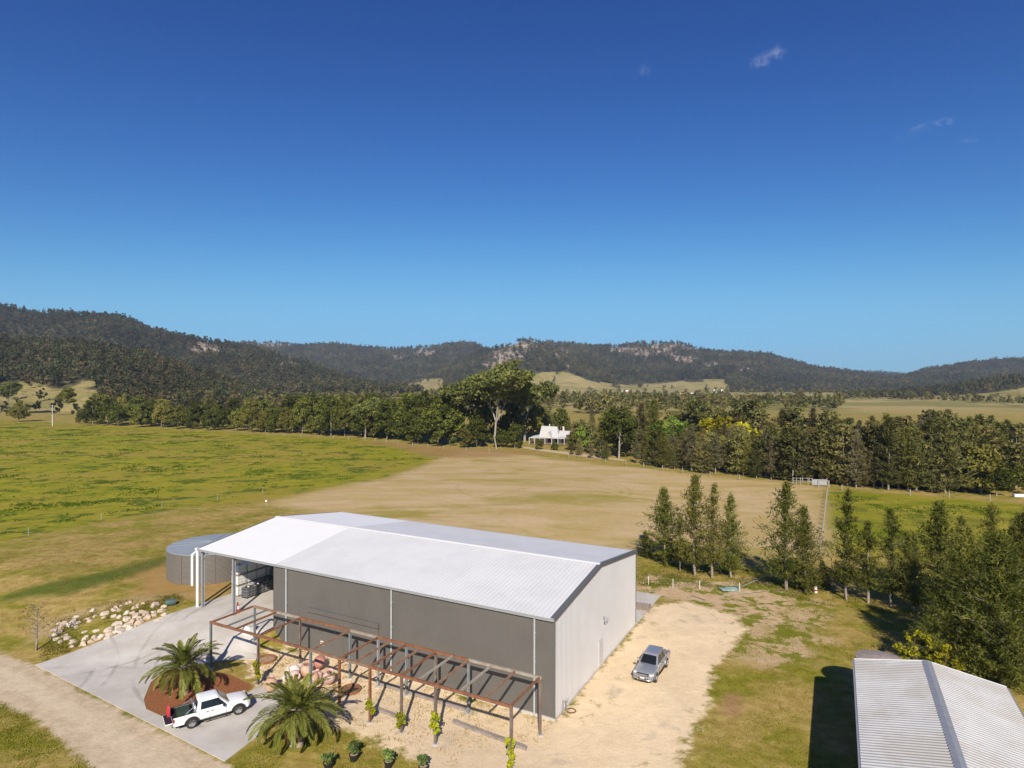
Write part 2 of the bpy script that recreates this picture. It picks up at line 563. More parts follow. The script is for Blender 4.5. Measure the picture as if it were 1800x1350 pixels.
REGION = {
    'd_green': poly_w([(-500, 738), (0, 738), (120, 745), (400, 760), (640, 772), (745, 790), (770, 806), (700, 834), (560, 860), (470, 882), (330, 893), (180, 918), (0, 957), (-500, 1050)]),
    'd_tan': poly_w([(480, 884), (560, 862), (700, 836), (775, 806), (830, 793), (900, 797), (1000, 810), (1200, 832), (1400, 851), (1446, 858), (1440, 985), (1250, 965), (1000, 960), (700, 925), (560, 905)]),
    'd_right': poly_w([(1452, 862), (1600, 870), (1900, 895), (2300, 950), (2100, 1010), (1800, 1000), (1447, 968)]),
    'd_yard': poly_w([(1117, 1100), (1150, 1062), (1210, 1060), (1290, 1085), (1310, 1110), (1265, 1160), (1245, 1235), (1185, 1350), (1120, 1480), (760, 1480), (765, 1352), (700, 1325), (628, 1298), (560, 1262), (470, 1218), (430, 1180), (425, 1150), (500, 1128), (700, 1190), (975, 1271)]),
    'd_pale': poly_w([(520, 1190), (640, 1205), (820, 1265), (900, 1300), (960, 1350), (930, 1400), (760, 1390), (700, 1320), (600, 1270)]),
    'd_soil': poly_w([(1120, 1000), (1200, 1018), (1300, 1020), (1400, 1040), (1450, 1062), (1440, 1120), (1425, 1160), (1340, 1175), (1280, 1150), (1300, 1090), (1200, 1062), (1125, 1045)]),
    'd_road': poly_w([(-500, 1090), (0, 1148), (62, 1170), (395, 1341), (470, 1400), (180, 1400), (165, 1352), (110, 1302), (55, 1262), (0, 1232), (-500, 1160)]),
    'd_mulch': poly_w([(257, 1246), (254, 1228), (266, 1200), (290, 1181), (335, 1172), (400, 1184), (445, 1205), (436, 1216), (372, 1226), (318, 1246), (296, 1264)]),
    'd_pink': poly_w([(1272, 1222), (1296, 1215), (1303, 1245), (1290, 1258), (1272, 1250)]),
    'd_dirt_l': poly_w([(230, 1010), (260, 985), (330, 985), (420, 1030), (350, 1052), (250, 1050)]),
    'd_track': poly_w([(60, 1105), (120, 1078), (240, 1050), (350, 1040), (350, 1046), (240, 1060), (140, 1088), (90, 1112), (40, 1140)]),
    'd_path': poly_w([(915, 784), (960, 790), (1040, 800), (1100, 808), (1100, 811), (1040, 804), (960, 794), (915, 787)]),
    'd_brown': poly_w([(600, 772), (700, 780), (790, 786), (900, 792), (960, 796), (880, 802), (800, 806), (740, 800), (660, 782)]),
    'd_gap': poly_w([(300, 990), (310, 972), (180, 1005), (0, 1050), (0, 1058), (120, 1045), (230, 1012)]),
}


def axis(lo, a, b, hi, step, grow):
    xs = list(np.arange(a, b + step / 2, step))
    s = step; x = xs[-1]
    while x < hi:
        s *= grow; x += s; xs.append(x)
    s = step; x = xs[0]; pre = []
    while x > lo:
        s *= grow; x -= s; pre.append(x)
    return np.array(pre[::-1] + xs)


def build_ground():
    xs = axis(-7000, -62, 62, 7000, 0.6, 1.07)
    ys = axis(-400, 30, 120, 7500, 0.6, 1.045)
    nx, ny = len(xs), len(ys)
    X, Y = np.meshgrid(xs, ys)
    X, Y = X.ravel(), Y.ravel()
    Z = height(X, Y)
    P = np.stack([X, Y], 1)
    at = {k: np.clip(sdist(P, poly), -400, 400) for k, poly in REGION.items()}
    idx = np.arange(nx * ny).reshape(ny, nx)
    Q = np.stack([idx[:-1, :-1].ravel(), idx[:-1, 1:].ravel(), idx[1:, 1:].ravel(), idx[1:, :-1].ravel()], 1)
    cen = P[Q].mean(1)
    jit = np.array([mnoise.noise(Vector((c[0] * .35, c[1] * .35, 3.0))) for c in cen]) * 1.2
    road = at['d_road'][Q].mean(1) + jit * .6 > 0
    yard = (at['d_yard'][Q].mean(1) + jit > 0) & ~road
    rest = ~(road | yard)
    m = ground_material()
    for name, mask in (('ground', rest), ('dirt_road', road), ('gravel_yard', yard)):
        q = Q[mask]
        used, inv = np.unique(q.ravel(), return_inverse=True)
        me = np_mesh(name, np.stack([X[used], Y[used], Z[used]], 1), inv.reshape(-1, 4), None, m)
        for k, v in at.items():
            a = me.attributes.new(k, 'FLOAT', 'POINT'); a.data.foreach_set('value', v[used].astype(np.float32))
        me.polygons.foreach_set('use_smooth', np.ones(len(q), bool))
        o = mesh_obj(name, me)
        tag(o, kind='structure')


def ground_material():
    m, nb, b = new_mat('ground_cover')
    p = nb.pos()
    n_far = nb.noise(p, .006, 4, .6)
    n_big = nb.noise(p, .03, 5, .6)
    n_mid = nb.noise(p, .16, 6, .65)
    n_fin = nb.noise(p, .9, 6, .7)
    n_vf = nb.noise(p, 5.0, 5, .7)
    # streaks that follow the mower and the slope, across the view
    pr = nb.mul3(p, (.55, 1.35, 1.0))
    st = nb.noise(pr, .10, 6, .62, .6)
    st2 = nb.noise(nb.mul3(p, (.6, 1.15, 1.0)), .22, 6, .68, .5)

    def mask(name, amp=4.0, w=1.2, nz=None):
        nz = n_mid if nz is None else nz
        return nb.step(nb.math('ADD', nb.attr(name), nb.math('MULTIPLY', nb.math('SUBTRACT', nz, .5), amp)), -w, w)

    n_edge = nb.math('ADD', nb.math('MULTIPLY', n_mid, .55), nb.math('MULTIPLY', n_fin, .45))
    # rough pasture everywhere
    green = nb.mix(nb.step(n_fin, .3, .7), (.155, .155, .012, 1), (.27, .235, .035, 1))
    dry = nb.mix(nb.step(n_fin, .3, .7), (.30, .205, .055, 1), (.42, .305, .110, 1))
    col = nb.mix(nb.step(nb.math('ADD', nb.math('MULTIPLY', st2, .6), nb.math('MULTIPLY', n_mid, .4)), .40, .58), green, dry)
    # distant farmland in broad fields
    dist = nb.n.new('ShaderNodeSeparateXYZ'); nb.l.new(p, dist.inputs[0])
    far = nb.step(dist.outputs['Y'], 420, 700)
    col = nb.mix(far, col, nb.mix(nb.step(n_far, .42, .55), (.36, .28, .115, 1), (.22, .20, .06, 1)))
    # lush paddock with dark weed patches
    lush = nb.mix(nb.step(st2, .38, .62), (.190, .205, .010, 1), (.300, .262, .020, 1))
    lush = nb.mix(nb.math('MULTIPLY', nb.step(n_big, .42, .64), .85), lush, (.305, .228, .040, 1))
    weed = nb.math('ADD', nb.math('MULTIPLY', nb.noise(nb.mul3(p, (.75, 1.0, 1)), .11, 6, .7, .2), .6), nb.math('MULTIPLY', nb.noise(p, .35, 5, .7), .4))
    wk = nb.math('MULTIPLY', nb.step(weed, .52, .56), nb.step(n_fin, .3, .5))
    lush = nb.mix(nb.math('MULTIPLY', wk, .85), lush, (.050, .090, .004, 1))
    col = nb.mix(mask('d_green', 14, 4, st), col, lush)
    rlush = nb.mix(nb.step(st, .4, .6), (.185, .195, .010, 1), (.29, .245, .03, 1))
    rlush = nb.mix(nb.math('MULTIPLY', wk, .55), rlush, (.075, .095, .016, 1))
    col = nb.mix(mask('d_right', 8, 2), col, rlush)
    # mown, half bare paddock
    tan = nb.mix(nb.step(st, .36, .62), (.51, .375, .21, 1), (.43, .315, .13, 1))
    tan = nb.mix(nb.math('MULTIPLY', nb.step(nb.noise(pr, .045, 5, .6, .4), .52, .66), .8), tan, (.275, .230, .035, 1))
    tan = nb.mix(nb.math('MULTIPLY', nb.step(st2, .55, .72), .45), tan, (.55, .415, .245, 1))
    col = nb.mix(mask('d_tan', 12, 3.5, n_big), col, tan)
    col = nb.mix(nb.math('MULTIPLY', mask('d_brown', 16, 5, n_big), .75), col, (.30, .185, .075, 1))
    # scuffed soil by the far slab
    soil = nb.mix(nb.step(n_fin, .35, .65), (.56, .41, .25, 1), (.43, .30, .165, 1))
    rough = nb.mix(nb.step(nb.noise(p, .33, 6, .72, .3), .49, .55), soil, nb.mix(n_fin, (.10, .135, .008, 1), (.24, .215, .03, 1)))
    col = nb.mix(mask('d_soil', 12, 1.5), col, rough)
    col = nb.mix(nb.math('MULTIPLY', mask('d_dirt_l', 7, 2), .75), col, (.36, .215, .085, 1))
    col = nb.mix(nb.math('MULTIPLY', mask('d_track', 3, 1), .7), col, (.40, .29, .15, 1))
    col = nb.mix(nb.math('MULTIPLY', mask('d_gap', 4, 1.2), .8), col, (.07, .105, .012, 1))
    # sand yard
    sand = nb.mix(nb.step(n_mid, .35, .68), (.77, .605, .395, 1), (.68, .53, .345, 1))
    sand = nb.mix(nb.math('MULTIPLY', nb.step(n_fin, .55, .8), .35), sand, (.82, .67, .46, 1))
    sand = nb.mix(nb.math('MULTIPLY', nb.step(n_vf, .60, .72), .28), sand, (.36, .27, .175, 1))
    sand = nb.mix(nb.math('MULTIPLY', mask('d_pale', 5, 2), .6), sand, (.60, .475, .33, 1))
    tuft = nb.math('MULTIPLY', nb.step(nb.noise(p, .42, 6, .7, .3), .57, .67), nb.step(nb.attr('d_yard'), 6.5, .3))
    sand = nb.mix(nb.math('MULTIPLY', tuft, .65), sand, nb.mix(n_fin, (.13, .13, .03, 1), (.30, .25, .09, 1)))
    grey = nb.math('MULTIPLY', nb.step(nb.noise(p, .28, 5, .6, .2), .58, .7), .5)
    sand = nb.mix(grey, sand, (.37, .325, .27, 1))
    col = nb.mix(mask('d_yard', 7.5, .5, n_edge), col, sand)
    # dirt road with paler wheel tracks
    wt = nb.math('ABSOLUTE', nb.math('SUBTRACT', nb.attr('d_road'), 2.0))
    road = nb.mix(nb.step(n_fin, .3, .7), (.48, .375, .25, 1), (.57, .46, .32, 1))
    road = nb.mix(nb.math('MULTIPLY', nb.step(wt, .2, .9, 1, 0), .5), road, (.63, .52, .37, 1))
    road = nb.mix(nb.math('MULTIPLY', nb.step(n_vf, .58, .75), .25), road, (.36, .27, .18, 1))
    col = nb.mix(mask('d_road', 3.2, .35, n_edge), col, road)
    col = nb.mix(mask('d_path', 2.0, .5), col, (.50, .40, .26, 1))
    # bark mulch
    mul = nb.mix(nb.step(nb.noise(p, 9, 4, .7), .35, .65), (.17, .058, .024, 1), (.34, .150, .070, 1))
    col = nb.mix(mask('d_mulch', .8, .12, n_fin), col, mul)
    col = nb.mix(nb.math('MULTIPLY', mask('d_pink', 1.5, .8), .6), col, (.36, .17, .13, 1))
    # wheel marks: wide turns on the mown paddock and across the sand
    for (px, py, r, w, tone, k) in [(955, 858, 17, .5, (.30, .25, .06, 1), .45), (955, 858, 19, .5, (.30, .25, .06, 1), .45), (760, 905, 46, .6, (.56, .43, .26, 1), .4), (700, 860, 60, .6, (.34, .28, .07, 1), .35), (1150, 900, 32, .6, (.31, .27, .05, 1), .4),
                                    (1560, 1120, 27, .35, (.84, .70, .49, 1), .5), (1560, 1120, 29, .35, (.84, .70, .49, 1), .5), (820, 1120, 24, .3, (.60, .47, .32, 1), .4), (820, 1120, 25.8, .3, (.60, .47, .32, 1), .4)]:
        c = ground_at(px, py)
        dd = nb.vmath('DISTANCE', nb.mul3(p, (1, 1, 0)), (c.x, c.y, 0), 1)
        a = nb.step(nb.math('ABSOLUTE', nb.math('SUBTRACT', dd, nb.math('ADD', r, nb.math('MULTIPLY', n_big, 2.0)))), .4 * w, 1.5 * w, k, 0.0)
        inside = nb.step(nb.attr('d_yard' if py > 1000 else 'd_tan'), 1.0, 3.0)
        col = nb.mix(nb.math('MULTIPLY', nb.math('MULTIPLY', a, inside), nb.step(n_mid, .4, .6)), col, tone)
    v = nb.math('ADD', nb.math('ADD', nb.math('MULTIPLY', n_vf, .45), nb.math('MULTIPLY', n_fin, .35)), .60)
    col = nb.mix(1.0, col, v, 'MULTIPLY')
    nb._in(b.inputs['Base Color'], col)
    b.inputs['Roughness'].default_value = .95
    b.inputs['Specular IOR Level'].default_value = .1
    h = nb.math('ADD', nb.math('MULTIPLY', n_fin, .6), nb.math('MULTIPLY', n_vf, .25))
    nb._in(b.inputs['Normal'], nb.bump(h, .55, .22))
    MATS['ground_cover'] = m
    return m


build_ground()


# ---------------------------------------------------------------- concrete
def concrete_material():
    m, nb, b = new_mat('concrete')
    p = nb.pos()
    n1 = nb.noise(p, .35, 6, .62); n2 = nb.noise(p, 2.2, 6, .65); n3 = nb.noise(p, 12, 4, .6)
    col = nb.mix(nb.step(n1, .3, .7), (.45, .415, .37, 1), (.56, .525, .485, 1))
    col = nb.mix(nb.math('MULTIPLY', nb.step(n2, .5, .75), .3), col, (.38, .345, .30, 1))
    col = nb.mix(nb.math('MULTIPLY', nb.step(n3, .58, .75), .15), col, (.3, .27, .24, 1))
    # tyre arcs where trucks turn in
    for (cu, cv, r, w, k) in [(47, -22, 12.6, .16, .55), (47, -22, 14.3, .16, .5), (26, 4, 15.5, .15, .4), (26, 4, 17.2, .15, .4), (52, -4, 15.0, .14, .4), (30, -30, 21.0, .2, .3)]:
        c = Vector(xy_of(cu, cv))
        dd = nb.vmath('DISTANCE', nb.mul3(p, (1, 1, 0)), (c.x, c.y, 0), 1)
        a = nb.step(nb.math('ABSOLUTE', nb.math('SUBTRACT', dd, nb.math('ADD', r, nb.math('MULTIPLY', n1, .35)))), .5 * w, 1.6 * w, 1, 0)
        a = nb.math('MULTIPLY', nb.math('MULTIPLY', a, k), nb.step(nb.noise(p, .22, 3), .42, .58))
        col = nb.mix(a, col, (.22, .20, .185, 1))
    nb._in(b.inputs['Base Color'], col)
    b.inputs['Roughness'].default_value = .85
    b.inputs['Specular IOR Level'].default_value = .2
    nb._in(b.inputs['Normal'], nb.bump(n3, .12, .02))
    MATS['concrete'] = m


concrete_material()


def draped_sheet(name, poly, lift, mat, cell=1.0, thick=0.12):
    """polygon cut on a grid and laid on the ground, with a low edge"""
    bm = bmesh.new()
    vs = [bm.verts.new((p[0], p[1], 0)) for p in poly]
    bm.faces.new(vs)
    a = np.array(poly)
    for k, ax in ((0, (1, 0, 0)), (1, (0, 1, 0))):
        for c in np.arange(math.floor(a[:, k].min()) + .37, a[:, k].max(), cell):
            bmesh.ops.bisect_plane(bm, geom=bm.verts[:] + bm.edges[:] + bm.faces[:], plane_co=(c * ax[0], c * ax[1], 0), plane_no=ax)
    rim = [e for e in bm.edges if len(e.link_faces) == 1]
    for v in bm.verts:
        v.co.z = float(height(v.co.x, v.co.y)) + lift
    ext = bmesh.ops.extrude_edge_only(bm, edges=rim)
    for g in ext['geom']:
        if isinstance(g, bmesh.types.BMVert): g.co.z -= thick
    bmesh.ops.recalc_face_normals(bm, faces=bm.faces)
    if sum(f.normal.z for f in bm.faces) < 0: bmesh.ops.reverse_faces(bm, faces=bm.faces)
    me = bpy.data.meshes.new(name); bm.to_mesh(me); bm.free()
    me.materials.append(MATS[mat])
    return tag(mesh_obj(name, me), kind='structure')


def W2(px, py):
    p = ground_at(px, py); return (p.x, p.y)


drive = [W2(62, 1169), W2(150, 1214), W2(230, 1255), W2(310, 1295), W2(395, 1339), W2(450, 1297), W2(500, 1257), W2(528, 1236), W2(505, 1212), W2(470, 1206), W2(445, 1212),
         W2(436, 1218), W2(372, 1228), W2(318, 1248), W2(296, 1265), W2(276, 1256), W2(257, 1247), W2(253, 1230), W2(265, 1200), W2(289, 1180), W2(334, 1170), W2(400, 1160), W2(452, 1139),
         xy_of(30.3, -1.6), xy_of(30.3, 0.0), xy_of(30.3, 20.9), xy_of(42.2, 20.9), xy_of(42.2, 0.0)]
draped_sheet('concrete_driveway', drive, .045, 'concrete', .8)
draped_sheet('concrete_apron', [xy_of(-.15, 21.25), xy_of(9, 21.25), xy_of(9, 31.5), xy_of(-.15, 31.0)], .05, 'concrete', 1.5)


# ---------------------------------------------------------------- the big shed  (local x = -u, local y = v)
def ribbed(a, b, c, d, pitch, depth, duty=.22):
    """sheet a-b (run) and d-c (opposite edge) with trapezoid ribs running a->d"""
    a, b, c, d = map(Vector, (a, b, c, d))
    L = (b - a).length; n = max(1, int(L / pitch))
    nrm = (b - a).cross(d - a).normalized()
    ts = [(0, 0)]
    for i in range(n):
        t0 = (i + .5) / n; w = duty / n
        ts += [(t0 - w, 0), (t0 - w * .55, 1), (t0 + w * .55, 1), (t0 + w, 0)]
    ts.append((1, 0))
    mb = MB()
    vs = []
    for t, k in ts: vs.append(a.lerp(b, t) + nrm * depth * k)
    for t, k in ts: vs.append(d.lerp(c, t) + nrm * depth * k)
    m = len(ts)
    mb.add(vs, [(i, i + 1, m + i + 1, m + i) for i in range(m - 1)])
    return mb


def build_shed():
    T = thing('farm_shed', 'big gabled farm shed with white roof, grey-brown long wall and open bay at one end', 'shed', (BX, BY, 0), -TH)
    P = lambda u, v, z: Vector((-u, v, z))
    mid = WID * .49
    MB().box((-WALL_U / 2, WID / 2, .02), (WALL_U + .24, WID + .24, .36)).build('floor_slab', 'concrete', T)
    ribbed(P(WALL_U, 0, .2), P(0, 0, .2), P(0, 0, EAVE - .12), P(WALL_U, 0, EAVE - .12), .2, .006).build('long_wall', 'wall_brown', T, fix=False)
    # gable wall: rectangle and triangle in one ribbed sheet, the ribs cut along the rakes
    n = 84; vs = []; fs = []
    for i in range(n + 1):
        v = WID * i / n
        zt = EAVE + (RIDGE - EAVE) * (v / mid if v < mid else (WID - v) / (WID - mid)) - .1
        for k, (o, dx) in enumerate(((-.06, 0), (-.03, .022), (.03, .022), (.06, 0))):
            vv = min(max(v + o, 0), WID)
            vs += [(dx, vv, .2), (dx, vv, zt)]
    m = len(vs) // 2
    fs = [(2 * i, 2 * i + 2, 2 * i + 3, 2 * i + 1) for i in range(m - 1)]
    MB().add(vs, fs).build('gable_wall', 'wall_white', T, fix=False)
    ribbed(P(0, WID, .2), P(LEN, WID, .2), P(LEN, WID, EAVE - .1), P(0, WID, EAVE - .1), .25, .015).build('rear_wall', 'wall_brown', T, fix=False)
    MB().slab([P(WALL_U, WID, .2), P(WALL_U, 0, .2), P(WALL_U, 0, EAVE - .12), P(WALL_U, WID, EAVE - .12)], .06).build('bay_wall', 'wall_brown', T)
    # roof sheets: the bay's sheets are newer and whiter
    E0, RG, E1 = (-.12, EAVE), (mid, RIDGE), (WID + .12, EAVE)
    for name, u0, u1, mat in (('roof_sheeting', WALL_U - .4, -.05, 'roof_white'), ('bay_roof_sheeting', LEN + .05, WALL_U - .4, 'roof_clean')):
        for (va, za), (vb, zb) in ((E0, RG), (E1, RG)):
            if va < vb:
                mb = ribbed(P(u0, va, za), P(u1, va, za), P(u1, vb, zb), P(u0, vb, zb), .38, .014)
            else:
                mb = ribbed(P(u1, va, za), P(u0, va, za), P(u0, vb, zb), P(u1, vb, zb), .38, .014)
            o = mb.build(name, mat, T, fix=False)
            sd = o.modifiers.new('thickness', 'SOLIDIFY'); sd.thickness = .02; sd.offset = -1
    mb = MB()
    for s in (-1, 1):
        y1 = mid + s * .32; z1 = RIDGE - .32 * (RIDGE - EAVE) / mid + .05
        q = [Vector((-LEN - .06, mid, RIDGE + .062)), Vector((.06, mid, RIDGE + .062)), Vector((.06, y1, z1)), Vector((-LEN - .06, y1, z1))]
        mb.slab(q if s < 0 else q[::-1], .02)
    mb.build('ridge_cap', 'roof_clean', T)
    for u, s in ((0, 1), (LEN, -1)):
        for va, za, vb, zb in ((-.14, EAVE, mid, RIDGE), (WID + .14, EAVE, mid, RIDGE)):
            mb = MB(); x = -u + s * .045
            mb.bar((x, va, za - .05), (x, vb, zb - .05), .13, .34) if u == 0 else mb.bar((x, va, za - .05), (x, vb, zb - .05), .08, .2)
            if u == 0:  # the flashing laps onto the roof
                mb.bar((x - .17, va, za + .055), (x - .17, vb, zb + .055), .32, .02)
            mb.build('barge_flashing', 'trim_dark', T)
    for v, s in ((-.17, 1), (WID + .17, -1)):
        mb = MB()
        mb.box((-LEN / 2, v, EAVE - .10), (LEN + .1, .16, .17)); mb.box((-LEN / 2, v + s * -.085, EAVE - .02), (LEN + .1, .025, .05))
        mb.build('gutter', 'gutter_grey', T)
    MB().bar((.035, -.02, .2), (.035, -.02, EAVE - .15), .1, .1).build('corner_flashing', 'trim_dark', T)
    MB().bar((.035, WID + .02, .2), (.035, WID + .02, EAVE - .15), .1, .1).build('corner_flashing', 'trim_dark', T)
    for u in (28.3, 15.45, 1.62):
        mb = MB(); z0 = float(height(*xy_of(u, -.2))) + .05
        mb.tube((-u, -.13, z0), (-u, -.13, EAVE - .15), .075, n=10)
        for z in (2.0, 4.2, 6.4): mb.box((-u, -.09, z), (.2, .1, .04))
        mb.build('downpipe', 'pipe_teal', T, 40)
    # open bay: portal posts, header beams, end downpipe
    for (u, v) in ((36.3, .25), (41.3, .3), (36.3, WID - .3), (41.3, WID - .3)):
        mb = MB(); z0 = 1.4
        mb.box((-u, v - .13, (z0 + EAVE) / 2), (.22, .02, EAVE - z0 - .2)); mb.box((-u, v + .13, (z0 + EAVE) / 2), (.22, .02, EAVE - z0 - .2)); mb.box((-u, v, (z0 + EAVE) / 2), (.02, .24, EAVE - z0 - .2))
        mb.box((-u, v, z0 + .06), (.4, .4, .03))
        mb.build('portal_post', 'steel_grey', T)
    for u in (36.3, 41.3):
        for va, za, vb, zb in ((.3, EAVE, mid, RIDGE), (WID - .3, EAVE, mid, RIDGE)):
            MB().bar((-u, va, za - .28), (-u, vb, zb - .28), .18, .3).build('portal_rafter', 'steel_grey', T)
    for i in range(9):
        v = WID * (i + .5) / 9
        zt = EAVE + (RIDGE - EAVE) * (v / mid if v < mid else (WID - v) / (WID - mid))
        MB().box((-(LEN + WALL_U) / 2, v, zt - .16), (LEN - WALL_U - .2, .07, .18)).build('purlin', 'steel_grey', T)
    mb = MB(); mb.tube((-41.85, .05, 1.42), (-41.85, .05, EAVE - .05), .15, n=12); mb.box((-41.85, .05, EAVE - .1), (.36, .36, .22))
    mb.build('end_downpipe', 'pipe_white', T, 40)
    mb = MB(); mb.bar((-41.2, .25, EAVE - 1.1), (-40.3, .25, EAVE - .25), .06, .06); mb.build('knee_brace', 'steel_grey', T)
    # sliding doors and their track hood on the long wall
    MB().box((-21.1, -.13, 4.06), (8.5, .20, .42)).build('door_track_hood', 'wall_brown', T)
    for u0, u1 in ((25.2, 21.15), (21.05, 17.0)):
        ribbed(P(u0, -.075, .28), P(u1, -.075, .28), P(u1, -.075, 3.85), P(u0, -.075, 3.85), .2, .012).build('sliding_door', 'wall_brown', T, fix=False)
        for u in (u0, u1):
            MB().box((-u, -.085, 2.06), (.06, .04, 3.55)).build('door_stile', 'tank_side', T)
    # gable side: access door and twin flood lamp
    D = MB().box((.045, 10.2, 1.25), (.05, .95, 2.1)).build('access_door', 'wall_white', T)
    MB().box((.085, 10.55, 1.2), (.05, .12, .05)).build('door_handle', 'steel_grey', D)
    mb = MB(); mb.box((.03, 9.7, 1.3), (.05, .06, 2.25)); mb.box((.03, 10.7, 1.3), (.05, .06, 2.25)); mb.box((.03, 10.2, 2.4), (.05, 1.06, .07))
    mb.build('door_frame', 'wall_white', T)
    mb = MB()
    mb.box((.08, 10.9, 4.15), (.12, .18, .14))
    for dv in (-.22, .22):
        mb.tube((.1, 10.9, 4.15), (.32, 10.9 + dv, 4.05), .025, n=6); mb.tube((.3, 10.9 + dv, 4.08), (.42, 10.9 + dv * 1.3, 3.92), .07, .11, 10)
    mb.build('flood_lamp', 'steel_grey', T)
    # notice on the wall
    S = MB().box((-23.6, -.12, 1.2), (.32, .03, .42)).build('notice_board', 'white_paint', T)
    MB().box((-23.6, -.142, 1.27), (.22, .008, .12)).build('notice_print', 'lamp_red', S)
    return T


SHED = build_shed()


# ---------------------------------------------------------------- pergola
def build_pergola():
    T = thing('steel_pergola', 'long rusty steel pergola frame standing in front of the shed wall', 'pergola', (BX, BY, 0), -TH)
    ZT = 4.15; VF, VR = -6.68, -2.2
    s = .17

    def zg(u, v): return float(height(*xy_of(u, v))) - .05
    front = [(30.4, 'primer_teal'), (24.3, 'steel_brown'), (18.25, 'primer_teal'), (15.2, 'rust'), (12.15, 'rust'), (9.2, 'steel_brown'), (6.2, 'steel_brown'), (.15, 'steel_brown')]
    rear = [(30.2, 'primer_teal'), (24.2, 'steel_brown'), (18.25, 'primer_teal'), (15.15, 'steel_grey'), (12.2, 'primer_teal'), (9.3, 'steel_brown'), (6.25, 'primer_teal'), (.15, 'steel_brown')]
    for lst, v in ((front, VF), (rear, VR)):
        for u, m in lst:
            z0 = zg(u, v)
            mb = MB(); h = ZT - .09
            # H-section post: two flanges and a web
            for k in (-1, 1): mb.box((-u, v + k * (s / 2 - .012), (z0 + h) / 2), (s, .024, h - z0))
            mb.box((-u, v, (z0 + h) / 2), (.03, s - .05, h - z0))
            o = mb.build('post', m, T)
            MB().lathe([(.30, z0 - .05), (.28, z0 + .10), (.0, z0 + .11)], 12, (-u, v, 0)).build('footing', 'concrete', o)
    # long beams in lengths, each with its own paint
    cuts_f = [(30.5, 24.3, 'rust'), (24.3, 18.25, 'rust'), (18.25, 12.15, 'rust_pale'), (12.15, 6.2, 'rust'), (6.2, .05, 'rust')]
    cuts_r = [(30.3, 27.2, 'rust_pale'), (27.2, 24.2, 'primer_pale'), (24.2, 18.25, 'rust'), (18.25, 15.15, 'primer_pale'), (15.15, 6.25, 'rust'), (6.25, .05, 'primer_pale')]
    for lst, v in ((cuts_f, VF), (cuts_r, VR)):
        for a, b, m in lst:
            MB().box((-(a + b) / 2, v, ZT), (a - b - .01, .15, .19)).build('beam', m, T)
    raf = [(30.35, 'rust'), (28.4, 'primer_teal'), (27.2, 'rust'), (24.2, 'rust'), (18.25, 'rust_pale'), (15.15, 'rust'), (13.7, 'rust_pale'), (12.2, 'rust'), (10.7, 'rust_pale'),
           (9.25, 'rust'), (7.7, 'primer_pale'), (6.2, 'rust_pale'), (4.2, 'primer_pale'), (2.2, 'rust_pale'), (.2, 'rust')]
    for u, m in raf:
        MB().box((-u, (VF + VR) / 2, ZT + .012), (.13 if m != 'primer_teal' else .09, VR - VF - .16, .14)).build('rafter', m, T)
    return T


build_pergola()


# ---------------------------------------------------------------- water tanks
def build_tanks():
    c = ground_at(376, 1008, 1.4)
    c = Vector((-524 / FOCAL * 78.2, 78.2, float(height(-38, 78.2))))
    T = thing('water_tank', 'large round grey-brown corrugated water tank beside the open end of the shed', 'water tank', c)
    r, h = 5.2, 3.55
    prof = []
    for i in range(25):
        z = h * i / 24
        prof += [(r, z), (r + .035, z + .035), (r + .035, z + .07), (r, z + .1)]
    prof = [(a, min(z, h)) for a, z in prof]
    MB().lathe(prof, 72).build('tank_wall', 'tank_side', T, 30)
    MB().lathe([(r + .1, h - .06), (r + .1, h + .03), (r * .5, h + .20), (.3, h + .34), (0, h + .34)], 72).build('tank_roof', 'tank_top', T, 30)
    mb = MB()
    for i in range(18):
        a = 2 * math.pi * i / 18
        mb.bar((math.cos(a) * r, math.sin(a) * r, h + .05), (math.cos(a) * .4, math.sin(a) * .4, h + .345), .05, .03)
    mb.build('roof_seams', 'tank_top', T)
    for i in range(6):
        a = -2.6 + i * .75
        MB().box((math.cos(a) * (r + .05), math.sin(a) * (r + .05), h / 2), (.05, .12, h - .1), Matrix.Rotation(a, 3, 'Z')).build('tank_strap', 'tank_side', T)
    p = ground_at(338, 1029, 1.4)
    T2 = thing('overflow_pipe', 'tall white upright pipe standing against the round grey-brown tank', 'pipe', p)
    mb = MB(); mb.tube((0, 0, -.1), (0, 0, 3.65), .16, n=12); mb.build('riser', 'pipe_white', T2, 40)
    mb = MB(); mb.tube((0, 0, 3.6), (.1, .7, 3.8), .16, n=12); mb.build('elbow', 'pipe_white', T2, 40)
    # second tank behind the small shed
    x, y = xy_of(-21.9, 13.7)
    T3 = thing('water_tank', 'weathered round tank half hidden behind the ribbed-roof shed', 'water tank', (x, y, 0))
    r, h = 1.7, 3.8
    prof = []
    for i in range(26): prof += [(r, h * i / 26), (r + .03, h * i / 26 + .05), (r, h * i / 26 + .1)]
    MB().lathe(prof, 40).build('tank_wall', 'grey_timber', T3, 30)
    MB().lathe([(r + .06, h - .02), (r + .06, h + .05), (r * .4, h + .3), (0, h + .36)], 40).build('tank_roof', 'grey_timber', T3, 30)


build_tanks()


